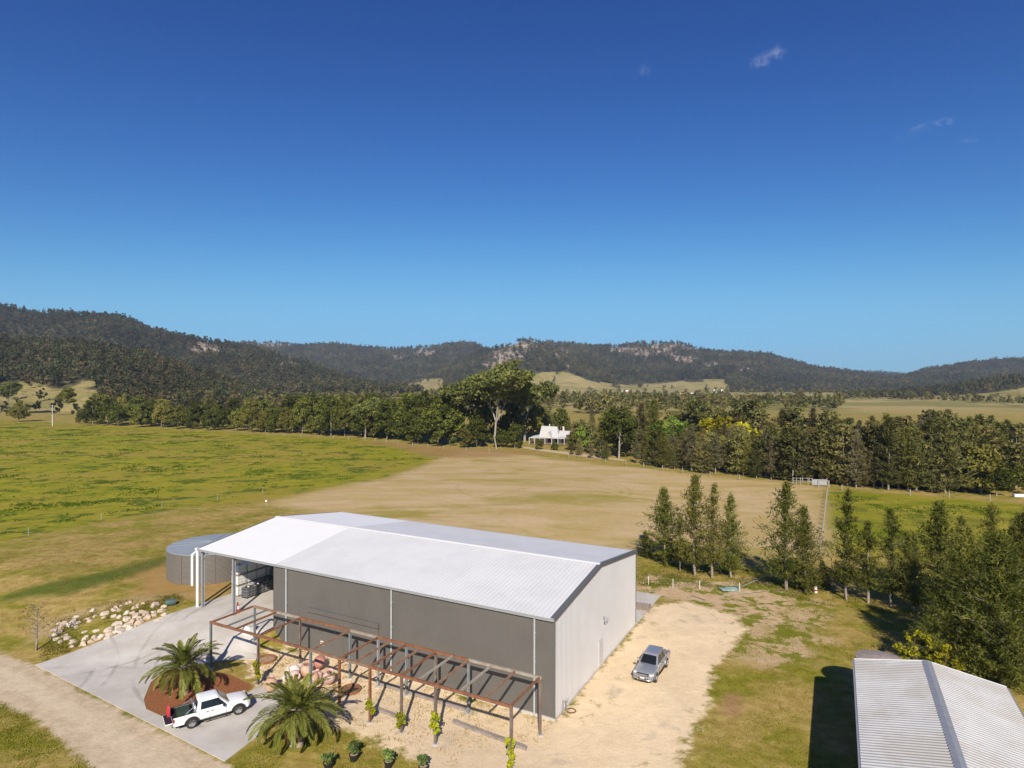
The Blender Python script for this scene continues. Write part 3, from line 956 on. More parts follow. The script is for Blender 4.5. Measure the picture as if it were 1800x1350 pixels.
# ---------------------------------------------------------------- small shed with ribbed zinc roof
def build_small_shed():
    T = thing('ribbed_roof_shed', 'low shed with ribbed pale zinc roof and grey ridge cap by the dark trees', 'shed', (BX, BY, 0), -TH)
    P = lambda u, v, z: Vector((-u, v, z))
    ul, ur, ug, v0, v1, ze, zr = -20.05, -29.35, -24.7, -24.0, 11.75, 4.2, 5.05
    mb = MB(); mb.box((-(ul + ur) / 2, (v0 + v1) / 2 - .1, ze / 2 - .05), (ul - ur - .5, v1 - v0 - .4, ze - .1))
    mb.build('wall', 'tank_side', T)
    # corrugated sheets, ribs run from ridge to eave
    n = int((v1 - v0) / .19)
    for name, ua, ub in (('roof_sheeting', ul, ug), ('roof_sheeting', ug, ur)):
        za, zb = (ze, zr) if ub == ug else (zr, ze)
        a, b, c, d = P(ua, v0, za), P(ua, v1, za), P(ub, v1, zb), P(ub, v0, zb)
        o = ribbed(a, b, c, d, .30, -.06, .30)
        nrm = (b - a).cross(d - a)
        if nrm.z > 0:
            o = ribbed(a, b, c, d, .30, .06, .30)
        ob = o.build(name, 'zinc_ribbed', T, fix=False)
        sd = ob.modifiers.new('thickness', 'SOLIDIFY'); sd.thickness = .015; sd.offset = -1
    mb = MB()
    for s in (-1, 1):
        x1 = -ug + s * .30; z1 = zr + .075 - .3 * (zr - ze) / 4.65
        q = [Vector((-ug, v0, zr + .085)), Vector((-ug, v1 + .05, zr + .085)), Vector((x1, v1 + .05, z1)), Vector((x1, v0, z1))]
        mb.slab(q if s < 0 else q[::-1], .02)
    mb.build('ridge_cap', 'steel_grey', T)
    for u, s in ((ul, 1), (ur, -1)):
        MB().box((-u - s * .07, (v0 + v1) / 2, ze - .06), (.13, v1 - v0, .14)).build('gutter', 'steel_grey', T)
    for ua, za, ub, zb in ((ul, ze, ug, zr), (ur, ze, ug, zr)):
        MB().bar((-ua, v1 + .04, za - .02), (-ub, v1 + .04, zb - .02), .05, .2).build('barge_flashing', 'white_paint', T)


build_small_shed()


# ---------------------------------------------------------------- foliage
def leaf_quads(name, C, LONG, L, Wd, tint, mat, flat=0.0):
    """rhombic leaf clusters: centre C, long axis LONG (N,3), half length L, half width Wd"""
    n = len(C)
    LONG = LONG / (np.linalg.norm(LONG, axis=1, keepdims=True) + 1e-9)
    rv = RNG.normal(size=(n, 3)); rv[:, 2] *= (1 - flat)
    B = np.cross(LONG, rv); B /= (np.linalg.norm(B, axis=1, keepdims=True) + 1e-9)
    L = np.broadcast_to(L, (n,))[:, None]; Wd = np.broadcast_to(Wd, (n,))[:, None]
    V = np.stack([C - LONG * L, C + B * Wd, C + LONG * L, C - B * Wd], 1).reshape(-1, 3)
    Q = np.arange(4 * n).reshape(n, 4)
    return np_mesh(name, V, Q, np.repeat(tint, 4), mat)


def unit(n):
    v = RNG.normal(size=(n, 3)); return v / np.linalg.norm(v, axis=1, keepdims=True)


def clump_crown(name, centres, radii, per, size, mat, squash=.75, hollow=.3):
    """crown of leaf clumps: each clump a fuzzy ball, its tone varied at random"""
    C = []; T = []
    for c, r in zip(centres, radii):
        d = unit(per); rad = (hollow + (1 - hollow) * RNG.random(per) ** .5)[:, None] * r
        p = d * rad; p[:, 2] *= squash
        C.append(p + np.array(c)); T.append(np.clip(.45 + .25 * RNG.normal(size=per) + RNG.normal() * .16, 0, 1))
    C = np.concatenate(C); T = np.concatenate(T)
    s = size * (.6 + .8 * RNG.random(len(C)))
    return leaf_quads(name, C, unit(len(C)), s, s * .55, T, mat)


def make_casuarina(k, mat='leaf_cas', Hn=13.0, Rm=2.35, nb_=190, per=30, bare=.12, leaf=.30):
    """tall feathery she-oak: thin straight trunk, rising branches with needle sprays"""
    rng = RNG
    C = []; D = []; T = []
    lean = rng.normal(size=2) * .25
    mb = MB()
    pts = []; rad = []
    for i in range(8):
        t = i / 7
        pts.append((lean[0] * t * t + .08 * math.sin(i * 1.7 + k), lean[1] * t * t + .08 * math.cos(i * 1.3 + k), Hn * .97 * t)); rad.append(.19 * (1 - t) ** .8 + .015)
    mb.path(pts, rad, 6)
    for b in range(nb_):
        t = bare + (1 - bare) * rng.random() ** 1.0
        if rng.random() < .12: t = bare + .1 * rng.random()
        prof = min(1.0, .45 + 1.6 * (t - bare)) * (1 - t) ** .95
        ln = Rm * (.3 + .95 * rng.random()) * prof * 1.5 + .10 + .22 * rng.random()
        if rng.random() < .1: ln *= 1.25
        az = rng.random() * 6.283
        up = .35 + .75 * t + .2 * rng.normal()
        base = np.array([lean[0] * t * t, lean[1] * t * t, Hn * t * .97])
        d = np.array([math.cos(az), math.sin(az), up]); d /= np.linalg.norm(d)
        if b % 5 == 0:
            mb.path([base, base + d * ln * .5, base + d * ln * .9 + np.array([0, 0, -.05])], [.035, .022, .008], 4)
        per_b = max(6, int(per * (1.25 - .75 * t)))
        s = (rng.random(per_b) ** .7)[:, None]
        p = base + d * s * ln + rng.normal(size=(per_b, 3)) * (.10 + .16 * s) * np.array([1, 1, .9])
        C.append(p)
        lg = d * .55 + np.array([0, 0, .25]) + rng.normal(size=(per_b, 3)) * .5
        lg[:, 2] -= .5 * (rng.random(per_b) < .4)
        D.append(lg); T.append(np.clip(.45 + .22 * rng.normal() + .2 * rng.normal(size=per_b), 0, 1))
    C = np.concatenate(C); D = np.concatenate(D); T = np.concatenate(T)
    L = leaf * (.7 + .7 * rng.random(len(C)))
    crown = leaf_quads('needle_crown', C, D, L, L * .14 + .010, T, mat)
    return mb.mesh('trunk', 'bark_grey', 60), crown, Hn


def make_round(k, mat, Hn, Rx, per, size, ncl, base=.12, shape='round', bark='bark_dark', bent=0.0, trunk_r=.28):
    """broad crown of clumps from low down to the top, on a short branching trunk"""
    rng = RNG; cs = []; rs = []
    mid, hz = Hn * (.5 + base / 2), Hn * (.5 - base / 2)
    for i in range(ncl):
        d = unit(1)[0]
        if shape == 'round':
            q = .45 + .5 * rng.random() ** .6
            c = [d[0] * Rx * q, d[1] * Rx * q, mid + d[2] * hz * q]
        elif shape == 'dome':
            q = .5 + .45 * rng.random()
            c = [d[0] * Rx * q, d[1] * Rx * q, Hn * (base + .06) + abs(d[2]) ** .8 * Hn * (.80 - base) * q + rng.random() * Hn * .10]
        else:  # tall: narrow with uneven outline
            t = rng.random()
            rr = Rx * (.45 + .55 * math.sin(math.pi * min(1, t * .85 + .12))) * (.3 + .7 * rng.random())
            a = rng.random() * 6.283
            c = [math.cos(a) * rr, math.sin(a) * rr, Hn * (base + (1 - base) * t * .93)]
        cs.append(c); rs.append(Hn * .085 * (.7 + .7 * rng.random()) if shape != 'tall' else Hn * .07 * (.7 + .7 * rng.random()))
    crown = clump_crown('crown', cs, rs, per, size, mat)
    mb = MB()
    mb.path([(0, 0, -.2), (.1, .05, Hn * .22), (.25 * bent, .1, Hn * .5), (.3 * bent, 0, Hn * .82)], [trunk_r, trunk_r * .8, trunk_r * .5, .04], 7)
    for i in range(6):
        c = cs[int(rng.integers(len(cs)))]; h0 = Hn * (.2 + .3 * rng.random())
        mb.path([(.12, .05, h0), (c[0] * .5, c[1] * .5, (h0 + c[2]) / 2 + .3), (c[0] * .9, c[1] * .9, c[2])], [trunk_r * .4, trunk_r * .28, .03], 5)
    return mb.mesh('trunk', bark, 60), crown, Hn


def make_gum(k, Hn, spread, per, size, seed, mat='leaf_gum', bark='bark_pale', clear=.4, r0=.6):
    """eucalypt: pale forking limbs, leaf clumps only at the branch ends"""
    rnd = random.Random(seed)
    mb = MB(); tips = []

    def grow(p, d, ln, r, depth):
        mid = p + d * ln * .5 + Vector((rnd.uniform(-1, 1), rnd.uniform(-1, 1), 0)) * ln * .07
        q = p + d * ln
        mb.path([p, mid, q], [r, r * .85, r * .68], 7 if r > .15 else 5)
        if depth == 0 or ln < Hn * .06:
            tips.append(q); return
        if depth <= 3: tips.append(q.lerp(p, .3))
        n = 3 if depth > 2 else rnd.choice((2, 3))
        a0 = rnd.uniform(0, 6.28)
        for i in range(n):
            a = a0 + 6.283 * i / n + rnd.uniform(-.5, .5)
            s = rnd.uniform(.45, .85) * spread
            nd = (d + Vector((math.cos(a) * s, math.sin(a) * s, rnd.uniform(-.1, .25)))).normalized()
            if nd.z < .05: nd.z = .12
            grow(q, nd, ln * rnd.uniform(.58, .8), r * .62, depth - 1)
    grow(Vector((0, 0, -.3)), Vector((.03, .02, 1)), Hn * clear, r0, 5)
    zmax = max(t.z for t in tips)
    crown = clump_crown('crown', [tuple(t) for t in tips], [Hn * .06 * rnd.uniform(.7, 1.5) for t in tips], per, size, mat, .6, .1)
    return mb.mesh('trunk', bark, 60), crown, zmax + Hn * .04


class Stand:
    """prototype trees of one kind; each tree in the scene shares their meshes"""

    def __init__(self, name, protos):
        self.name = name; self.p = protos; self.i = 0

    def put(self, loc, h, label, group=None, wide=1.0, rot=None, proto=None, cat='tree', lean=None):
        tr, cr, Hn = self.p[self.i % len(self.p) if proto is None else proto]; self.i += 1
        T = thing(self.name, label, cat, loc, random.uniform(0, 6.28) if rot is None else rot, group)
        k = h / Hn
        T.scale = (k * wide, k * wide, k)
        if lean: T.rotation_euler = (lean[0], lean[1], T.rotation_euler[2])
        mesh_obj('trunk', tr, T); mesh_obj('crown', cr, T)
        return T


CAS = Stand('casuarina_tree', [make_casuarina(i, nb_=n, Rm=r, bare=b) for i, (n, r, b) in enumerate([(150, 3.5, .12), (115, 3.0, .16), (220, 3.7, .05), (130, 3.3, .14), (165, 3.5, .09)])])
CASD = Stand('casuarina_tree', [make_casuarina(10 + i, nb_=n, Rm=r, bare=b, per=60, leaf=.2) for i, (n, r, b) in enumerate([(420, 5.0, .05), (380, 4.6, .06)])])
ROW = Stand('paddock_tree', [make_round(i, 'leaf_row', 18, r, 60, .50, 60, .02, 'dome', 'bark_grey') for i, r in enumerate([6.0, 6.8, 5.6, 6.3])])
OAK = Stand('woodland_tree', [make_round(i, 'leaf_wood', 16, r, 34, .42, n, b, 'tall', 'bark_grey', .5, .2) for i, (r, n, b) in enumerate([(3.0, 52, .10), (2.6, 46, .14), (3.5, 58, .06), (2.9, 50, .18), (3.2, 60, .08)])])
WCAS = Stand('woodland_tree', [make_casuarina(20 + i, m, 15.0, r, n, 18, b, .48) for i, (m, r, n, b) in enumerate([('leaf_wood', 4.2, 230, .08), ('leaf_grey', 3.6, 170, .14), ('leaf_wood', 4.8, 270, .05), ('leaf_grey', 4.2, 150, .18), ('leaf_wood', 3.6, 200, .1), ('leaf_cas', 4.4, 230, .08)])])
LIME = Stand('bright_green_tree', [make_round(i, 'leaf_lime', 12, 4.4, 40, .45, 36, .15, 'round') for i in range(2)])
YEL = Stand('yellow_tree', [make_round(i, 'leaf_yellow', 13, 6.0, 40, .45, 44, .12, 'dome') for i in range(2)])
GUM = Stand('gum_tree', [make_gum(0, 30, .85, 54, .5, 21, r0=.42, clear=.28), make_gum(1, 22, 1.0, 40, .42, 5, clear=.22, r0=.34), make_gum(2, 24, .85, 44, .42, 13, clear=.26, r0=.34)])
print('protos', len(bpy.data.meshes))


# ---------------------------------------------------------------- hills round the valley
def hill_material():
    m, nb, b = new_mat('hill_cover')
    p = nb.pos()
    n1 = nb.noise(p, .012, 5, .65); n2 = nb.noise(p, .06, 4, .7)
    floor_ = nb.mix(nb.step(n2, .3, .7), (.030, .034, .017, 1), (.085, .072, .040, 1))
    rock = nb.mix(nb.step(nb.noise(nb.mul3(p, (1, 1, 2.2)), .05, 5, .7), .4, .62), (.15, .11, .08, 1), (.38, .31, .245, 1))
    grass = nb.mix(nb.step(n1, .38, .62), (.36, .285, .12, 1), (.225, .20, .062, 1))
    rk = nb.step(nb.math('ADD', nb.attr('rock'), nb.math('MULTIPLY', nb.math('SUBTRACT', nb.noise(nb.mul3(p, (1, 1, 3)), .035, 5, .75), .5), 2.6)), .5, .7)
    gk = nb.step(nb.math('ADD', nb.attr('grass'), nb.math('MULTIPLY', nb.math('SUBTRACT', nb.noise(p, .02, 5, .7), .5), 1.6)), .35, .6)
    col = nb.mix(rk, floor_, rock)
    col = nb.mix(gk, col, grass)
    nb._in(b.inputs['Base Color'], col)
    b.inputs['Roughness'].default_value = .95
    b.inputs['Specular IOR Level'].default_value = .1
    nb._in(b.inputs['Normal'], nb.bump(n2, .8, 8.0))
    MATS['hill_cover'] = m


hill_material()
HZ = 675 - FOCAL * math.tan(PITCH)
ROCKS = [(365, 612, 30, 14), (490, 606, 40, 5), (500, 636, 34, 9), (410, 640, 16, 5), (915, 606, 26, 11), (895, 625, 30, 12), (875, 642, 26, 8), (985, 622, 18, 10), (1000, 640, 14, 6), (1090, 614, 18, 6), (1180, 606, 50, 9), (1140, 618, 50, 9), (1225, 612, 12, 8),
         (1205, 630, 26, 6), (1330, 617, 38, 5), (1270, 622, 20, 4), (745, 620, 22, 6), (700, 628, 16, 4), (230, 640, 10, 4), (170, 645, 12, 3), (1310, 650, 12, 4), (1250, 640, 14, 4)]


def hill_layer(name, ridge, Db, Dr, zb, foot, power, grass_fn, n_trees, tscale, treeh, seed, back=.35, gully=.24, rocks=True):
    rx = [a for a, _ in ridge]; ry = [b for _, b in ridge]
    pxs = np.arange(rx[0], rx[-1] + 1, 5.0)
    nt = 44; ts = np.concatenate([np.linspace(0, 1, nt), [1.08, 1.2, 1.4, 1.7, 2.1]])
    NX, NT = len(pxs), len(ts)
    V = np.zeros((NX, NT, 3)); GR = np.zeros((NX, NT)); RK = np.zeros((NX, NT))
    for i, px in enumerate(pxs):
        pr = np.interp(px, rx, ry)
        zr = CAM_H + (HZ - pr) / FOCAL * Dr - treeh
        edge = min(1.0, (px - rx[0]) / 60 + .0, (rx[-1] - px) / 60 + .0)
        for j, t in enumerate(ts):
            wob = 1 + .06 * mnoise.noise(Vector((px * .006, seed, t * .7)))
            if t <= 1:
                Y = Db + (Dr - Db) * t
                s = foot * t + (1 - foot) * t ** power
                z = zb + (zr - zb) * s
                X0 = (px - 900) / FOCAL * Y
                g = mnoise.fractal(Vector((X0 * .0042 + seed, Y * .0018, seed * 1.7)), 1.0, 2.0, 5)
                z += g * gully * max(zr - zb, 12) * math.sin(math.pi * t) ** .8
                z += mnoise.noise(Vector((X0 * .016, Y * .01, seed))) * 3.0 * min(1, t * 4) * (1 if t < .97 else .5)
                Yw = Y * (wob if 0 < t < 1 else 1)
            else:
                Yw = Dr + (t - 1) * Dr * back
                z = zr - (t - 1) * max(zr - zb, 10) * .85
            x = (px - 900) / FOCAL * Yw
            V[i, j] = (x, Yw, z)
            sy = HZ - (z - CAM_H) / Yw * FOCAL
            GR[i, j] = grass_fn(px, sy, t)
            if rocks:
                for (cx, cy, ax, ay) in ROCKS:
                    d = ((px - cx) / ax) ** 2 + ((sy - cy) / ay) ** 2
                    if d < 2.2: RK[i, j] = max(RK[i, j], 1 - d / 2.2)
    idx = np.arange(NX * NT).reshape(NX, NT)
    Q = np.stack([idx[:-1, :-1].ravel(), idx[1:, :-1].ravel(), idx[1:, 1:].ravel(), idx[:-1, 1:].ravel()], 1)
    me = np_mesh(name, V.reshape(-1, 3), Q, None, 'hill_cover')
    for k, A in (('grass', GR), ('rock', RK)):
        a = me.attributes.new(k, 'FLOAT', 'POINT'); a.data.foreach_set('value', A.ravel().astype(np.float32))
    me.polygons.foreach_set('use_smooth', np.ones(len(Q), bool))
    tag(mesh_obj(name, me), kind='structure')
    # forest points
    rng = np.random.default_rng(int(seed * 10))
    tmax = 1.12
    n = n_trees * 2
    fi = rng.random(n) * (NX - 1.001)
    tt = rng.random(n) * tmax
    keep = rng.random(n) < ((Db + (Dr - Db) * np.minimum(tt, 1)) / Dr)
    fi, tt = fi[keep], tt[keep]
    fj = np.interp(tt, ts, np.arange(NT))
    i0, j0 = fi.astype(int), np.minimum(fj.astype(int), NT - 2); a, b = (fi - i0), (fj - j0)

    def bl(A):
        a_, b_ = (a[:, None], b[:, None]) if A.ndim == 3 else (a, b)
        return (A[i0, j0] * (1 - a_) * (1 - b_) + A[i0 + 1, j0] * a_ * (1 - b_) + A[i0, j0 + 1] * (1 - a_) * b_ + A[i0 + 1, j0 + 1] * a_ * b_)
    P = bl(V); g = bl(GR); rk = bl(RK)
    dens = np.array([mnoise.noise(Vector((p[0] * .008, p[1] * .006, seed + 5))) for p in P])
    pr = np.where(g > .45, .012, 1.0) * np.where(rk > .25, .35, 1.0) * np.clip(.85 + dens * .5, .2, 1)
    keep = rng.random(len(P)) < pr
    P = P[keep]
    return P, tscale * (.65 + .7 * rng.random(len(P)))


def low_tree_collection(name, mat, n, Hn, Rx, per, size, ncl, shape):
    c = bpy.data.collections.new(name)
    for i in range(n):
        tr, cr, _ = make_round(50 + i, mat, Hn, Rx * (.85 + .3 * random.random()), per, size, ncl, .1, shape)
        o = bpy.data.objects.new(name + '_tree', cr); c.objects.link(o)
    return c


def forest(name, label, P, S, coll, kind='stuff'):
    """trees too many to count: one object that sets a tree on every point"""
    me = bpy.data.meshes.new(name)
    me.vertices.add(len(P)); me.vertices.foreach_set('co', np.ascontiguousarray(P, dtype=np.float32).ravel())
    a = me.attributes.new('size', 'FLOAT', 'POINT'); a.data.foreach_set('value', np.asarray(S, dtype=np.float32))
    a = me.attributes.new('turn', 'FLOAT_VECTOR', 'POINT')
    rot = np.zeros((len(P), 3), np.float32); rot[:, 2] = RNG.random(len(P)) * 6.283
    a.data.foreach_set('vector', rot.ravel())
    o = mesh_obj(name, me)
    ng = bpy.data.node_groups.new(name + '_nodes', 'GeometryNodeTree')
    ng.interface.new_socket('Geometry', in_out='INPUT', socket_type='NodeSocketGeometry')
    ng.interface.new_socket('Geometry', in_out='OUTPUT', socket_type='NodeSocketGeometry')
    gi = ng.nodes.new('NodeGroupInput'); go = ng.nodes.new('NodeGroupOutput')
    ci = ng.nodes.new('GeometryNodeCollectionInfo'); ci.inputs['Collection'].default_value = coll
    ci.inputs['Separate Children'].default_value = True; ci.inputs['Reset Children'].default_value = True
    ip = ng.nodes.new('GeometryNodeInstanceOnPoints'); ip.inputs['Pick Instance'].default_value = True
    ns = ng.nodes.new('GeometryNodeInputNamedAttribute'); ns.data_type = 'FLOAT'; ns.inputs['Name'].default_value = 'size'
    nr = ng.nodes.new('GeometryNodeInputNamedAttribute'); nr.data_type = 'FLOAT_VECTOR'; nr.inputs['Name'].default_value = 'turn'
    e2r = ng.nodes.new('FunctionNodeEulerToRotation')
    L = ng.links.new
    L(gi.outputs[0], ip.inputs['Points']); L(ci.outputs[0], ip.inputs['Instance']); L(ns.outputs['Attribute'], ip.inputs['Scale'])
    L(nr.outputs['Attribute'], e2r.inputs[0]); L(e2r.outputs[0], ip.inputs['Rotation']); L(ip.outputs[0], go.inputs[0])
    md = o.modifiers.new('trees', 'NODES'); md.node_group = ng
    return tag(o, label, 'forest', kind=kind)


def build_hills():
    hc = low_tree_collection('hill_forest_kind', 'leaf_hill', 5, 15, 4.6, 10, 1.15, 11, 'dome')
    no = lambda px, sy, t: 0.0

    def g_left(px, sy, t):                         # pasture running up to the near wood
        a = min((170 - px) / 40, (.40 + .04 * math.sin(px * .05) - t) / .08)
        b = min((480 - px) / 40, (.19 - t) / .06)
        return max(0.0, min(1.0, .5 + max(a, b) * .5))

    def g_center(px, sy, t):
        a = min((px - 628) / 18, (778 - px) / 18, (sy - 666) / 4)
        b = min((px - 915) / 14, (1285 - px) / 20, (sy - (656 + max(0, min(12, (px - 1000) * .3)) + 2 * math.sin(px * .05))) / 4)
        return max(0.0, min(1.0, .5 + max(a, b) * .5))

    def g_mesa(px, sy, t):
        a = min((px - 930) / 18, (1280 - px) / 22, (sy - 673 - 3 * math.sin(px * .03)) / 4)
        b = min((px - 1236) / 8, (1275 - px) / 8, (sy - 666) / 2, (673 - sy) / 2)
        return max(0.0, min(1.0, .5 + max(a, b) * .5))

    def g_right(px, sy, t): return 1.0 if t < .62 else 0.0
    A = [
        ('hill_near_wood', [(-420, 520), (-150, 562), (0, 590), (60, 592), (120, 593), (200, 606), (260, 616), (330, 640), (400, 664), (450, 684), (520, 700), (600, 712)], 450, 900, -1, .28, 2.0, g_left, 5200, .95, 12, 1.1, 12000),
        ('hill_left_range', [(-420, 470), (-150, 508), (0, 531), (30, 540), (60, 545), (120, 546), (200, 550), (232, 560), (262, 574), (330, 589), (385, 599), (440, 608), (500, 622), (580, 648), (660, 674), (740, 690)], 1080, 1750, 6, .1, 1.25, no, 9000, 1.2, 14, 2.3, 12000),
        ('hill_far_range', [(250, 606), (385, 602), (440, 600), (480, 598), (530, 604), (590, 602), (640, 608), (700, 611), (760, 606), (795, 602), (818, 599), (835, 602), (860, 611), (900, 618), (960, 618), (1010, 620)], 2300, 3500, 10, .15, 1.2, no, 9000, 1.6, 18, 3.7, 12000),
        ('hill_knob', [(540, 694), (640, 682), (720, 664), (780, 640), (830, 620), (865, 609), (893, 603), (905, 598), (915, 595), (935, 594), (947, 598), (962, 607), (1010, 622), (1060, 638), (1120, 655), (1180, 670), (1260, 684)], 1650, 2500, 0, .2, 1.35, g_center, 7000, 1.3, 15, 4.9, 12000),
        ('hill_mesa', [(840, 618), (930, 606), (965, 600), (1050, 604), (1085, 604), (1130, 599), (1190, 597), (1213, 603), (1238, 612), (1300, 616), (1345, 617), (1380, 627), (1440, 643), (1500, 650), (1560, 657), (1620, 666), (1700, 674)], 1800, 3000, -2, .16, 1.25, g_mesa, 11000, 1.45, 16, 5.3, 12000),
        ('hill_far_gap', [(1420, 664), (1480, 655), (1530, 651), (1590, 655), (1650, 655), (1750, 650)], 3200, 4400, 10, .2, 1.1, no, 2500, 1.8, 18, 6.1, 6000),
        ('hill_right_range', [(1500, 672), (1560, 663), (1590, 656), (1640, 643), (1700, 634), (1750, 629), (1800, 626), (1950, 612), (2200, 590)], 1900, 2900, 0, .15, 1.2, no, 6000, 1.4, 15, 7.7, 8000),
        ('hill_right_pasture', [(1480, 690), (1560, 686), (1640, 679), (1700, 670), (1760, 660), (1830, 650), (2000, 630), (2200, 600)], 700, 1250, -1, .5, 1.3, g_right, 1700, 1.0, 10, 8.3, 3000),
    ]
    PP = []; SS = []
    for (nm, ridge, Db, Dr, zb, foot, pw, gf, nt, ts_, th, seed, _) in A:
        P, S = hill_layer(nm, ridge, Db, Dr, zb, foot, pw, gf, nt, ts_, th, seed)
        PP.append(P); SS.append(S)
    names = ['dark olive forest covering the nearest wooded hill', 'blue-green forest on the long steep hill at the picture edge', 'faint forest on the far range behind the knob', 'forest on the rocky knob behind the tallest gum',
             'forest on the flat-topped rocky range in the middle distance', 'forest on the farthest low gap of the ranges', 'forest on the smooth range behind the far pasture', 'scattered trees along the top of the sloping pasture']
    for P, S, nm in zip(PP, SS, names):
        forest('forest', nm, P, S, hc)
    print('forest trees', sum(len(p) for p in PP))


build_hills()


# ---------------------------------------------------------------- trees in the valley
def build_trees():
    rnd = random.Random(11)
    # dense row behind the green paddock
    def row_y(px): return np.interp(px, [120, 250, 400, 520, 640, 760], [744, 751, 757, 763, 769, 778])
    for rowi, (off, n) in enumerate(((0, 25), (-4.5, 22), (-9, 16))):
        for i in range(n):
            px = 138 + (760 - 138) * (i + rnd.uniform(-.25, .25) + .5 * (rowi % 2)) / n
            py = row_y(px) + off + rnd.uniform(-1.2, .6)
            top = np.interp(px, [120, 170, 260, 330, 420, 520, 600, 700, 760], [722, 690, 694, 704, 700, 694, 688, 690, 678]) + rnd.uniform(-8, 15) + (3 if rowi == 0 else -1)
            p = ground_at(px, py); h = (py - top) / FOCAL * p.y
            zn = ('near the utility pole', 'in its middle stretch', 'towards the tallest gum')[int(np.digitize(px, [320, 560]))]
            lab = ('dark rounded tree in the front rank of the long paddock row, ', 'dark rounded tree in the second rank of the long paddock row, ', 'dark tree in the rearmost rank of the long paddock row, ')[rowi] + zn
            ROW.put(p, h, lab, ('front rank of the long tree row', 'second rank of the long tree row', 'rear rank of the long tree row')[rowi] + ' ' + zn, rnd.uniform(.8, 1.05))
    # single trees at the far left
    ROW.put(ground_at(33, 741), 15, 'round dark tree alone beside the utility pole', None, 1.15)
    GUM.put(ground_at(16, 728), 27, 'tall thin gum with pale trunk at the picture edge', None, .8, proto=2)
    ROW.put(ground_at(118, 712, 12), 12, 'small spreading tree on the pasture below the wooded hill', None, 1.2)
    # big gums in the middle
    GUM.put(ground_at(872, 789), 35, 'tallest gum tree with pale forked trunk above the other trees', None, 1.0, rot=1.0, proto=0)
    GUM.put(ground_at(812, 779), 29, 'broad gum tree just behind the tallest gum', None, 1.1, proto=2)
    GUM.put(ground_at(922, 776), 27, 'gum tree with leaning pale limb beside the white-roofed house', None, .95, proto=1)
    DOME = Stand('gum_tree', [make_round(7, 'leaf_row', 18, 6.4, 60, .42, 62, .26, 'dome', 'bark_pale', .6, .34)])
    DOME.put(ground_at(1088, 806), 19.5, 'dome-crowned gum with pale trunk at the paddock edge', None, 1.0)
    GUM.put(ground_at(642, 771), 19, 'pale-trunked gum at the end of the long tree row', None, 1.0, proto=2)
    for (px, py, h, w, lab) in [(770, 783, 21, 1.0, 'bushy dark tree beside the broad gum'), (735, 780, 18, 1.0, 'dark tree with low crown near the end of the paddock row'), (838, 786, 14, .9, 'low dark tree at the foot of the tallest gum'),
                                (905, 788, 11, .9, 'low shrubby tree between the tallest gum and the house'), (700, 770, 19, 1.0, 'dark tree behind the bare corner of the green paddock'),
                                (790, 781, 25, 1.0, 'tall bushy tree left of the tallest gum'), (752, 776, 24, .9, 'tall bushy tree behind the end of the paddock row'), (850, 780, 24, .9, 'bushy tree filling the space behind the tallest gum'), (895, 778, 22, .9, 'bushy tree right behind the tallest gum, house side'),
                                (935, 770, 20, .9, 'leafy tree shading the end of the homestead'), (880, 786, 8, 1.2, 'low bush at the trunk of the tallest gum'), (822, 787, 9, 1.2, 'low bush beside the brown bare ground'), (952, 764, 16, 1.0, 'dark tree rising behind the homestead roof'), (985, 762, 15, 1.0, 'dark tree behind the homestead wing'), (1008, 792, 9, 1.0, 'bushy tree in front of the homestead wing'), (948, 790, 4.5, 1.2, 'garden shrub in front of the verandah'), (975, 791, 3.6, 1.3, 'smaller garden shrub in front of the porch')]:
        ROW.put(ground_at(px, py), h, lab, None, w)
    # front edge of the wood behind the mown paddock
    def wood_y(px): return np.interp(px, [985, 1090, 1200, 1300, 1400, 1500, 1600, 1740, 1800], [800, 811, 826, 838, 846, 856, 864, 866, 862])
    def zone0(px): return ('near the white-roofed house', 'near the dome-crowned gum', 'below the yellow trees', 'behind the cattle race', 'towards its bushy far end')[int(np.digitize(px, [1050, 1200, 1380, 1540]))]
    for i in range(46):
        px = 1006 + (1742 - 1006) * (i + rnd.uniform(-.3, .3)) / 46
        if abs(px - 1088) < 14: continue
        py = wood_y(px) + rnd.uniform(-3, 1.5)
        top = np.interp(px, [1000, 1100, 1200, 1320, 1450, 1600, 1740], [752, 760, 754, 752, 750, 740, 742]) + rnd.uniform(-16, 32)
        p = ground_at(px, py)
        (OAK if i % 3 == 0 else WCAS).put(p, (py - top) / FOCAL * p.y, 'slender grey-green tree on the front edge of the wood, ' + zone0(px), 'front edge of the wood ' + zone0(px), rnd.uniform(.85, 1.25))
    def zone(px): return ('near the white-roofed house', 'near the dome-crowned gum', 'below the yellow trees', 'behind the cattle race', 'towards its bushy far end')[int(np.digitize(px, [1050, 1200, 1380, 1540]))]
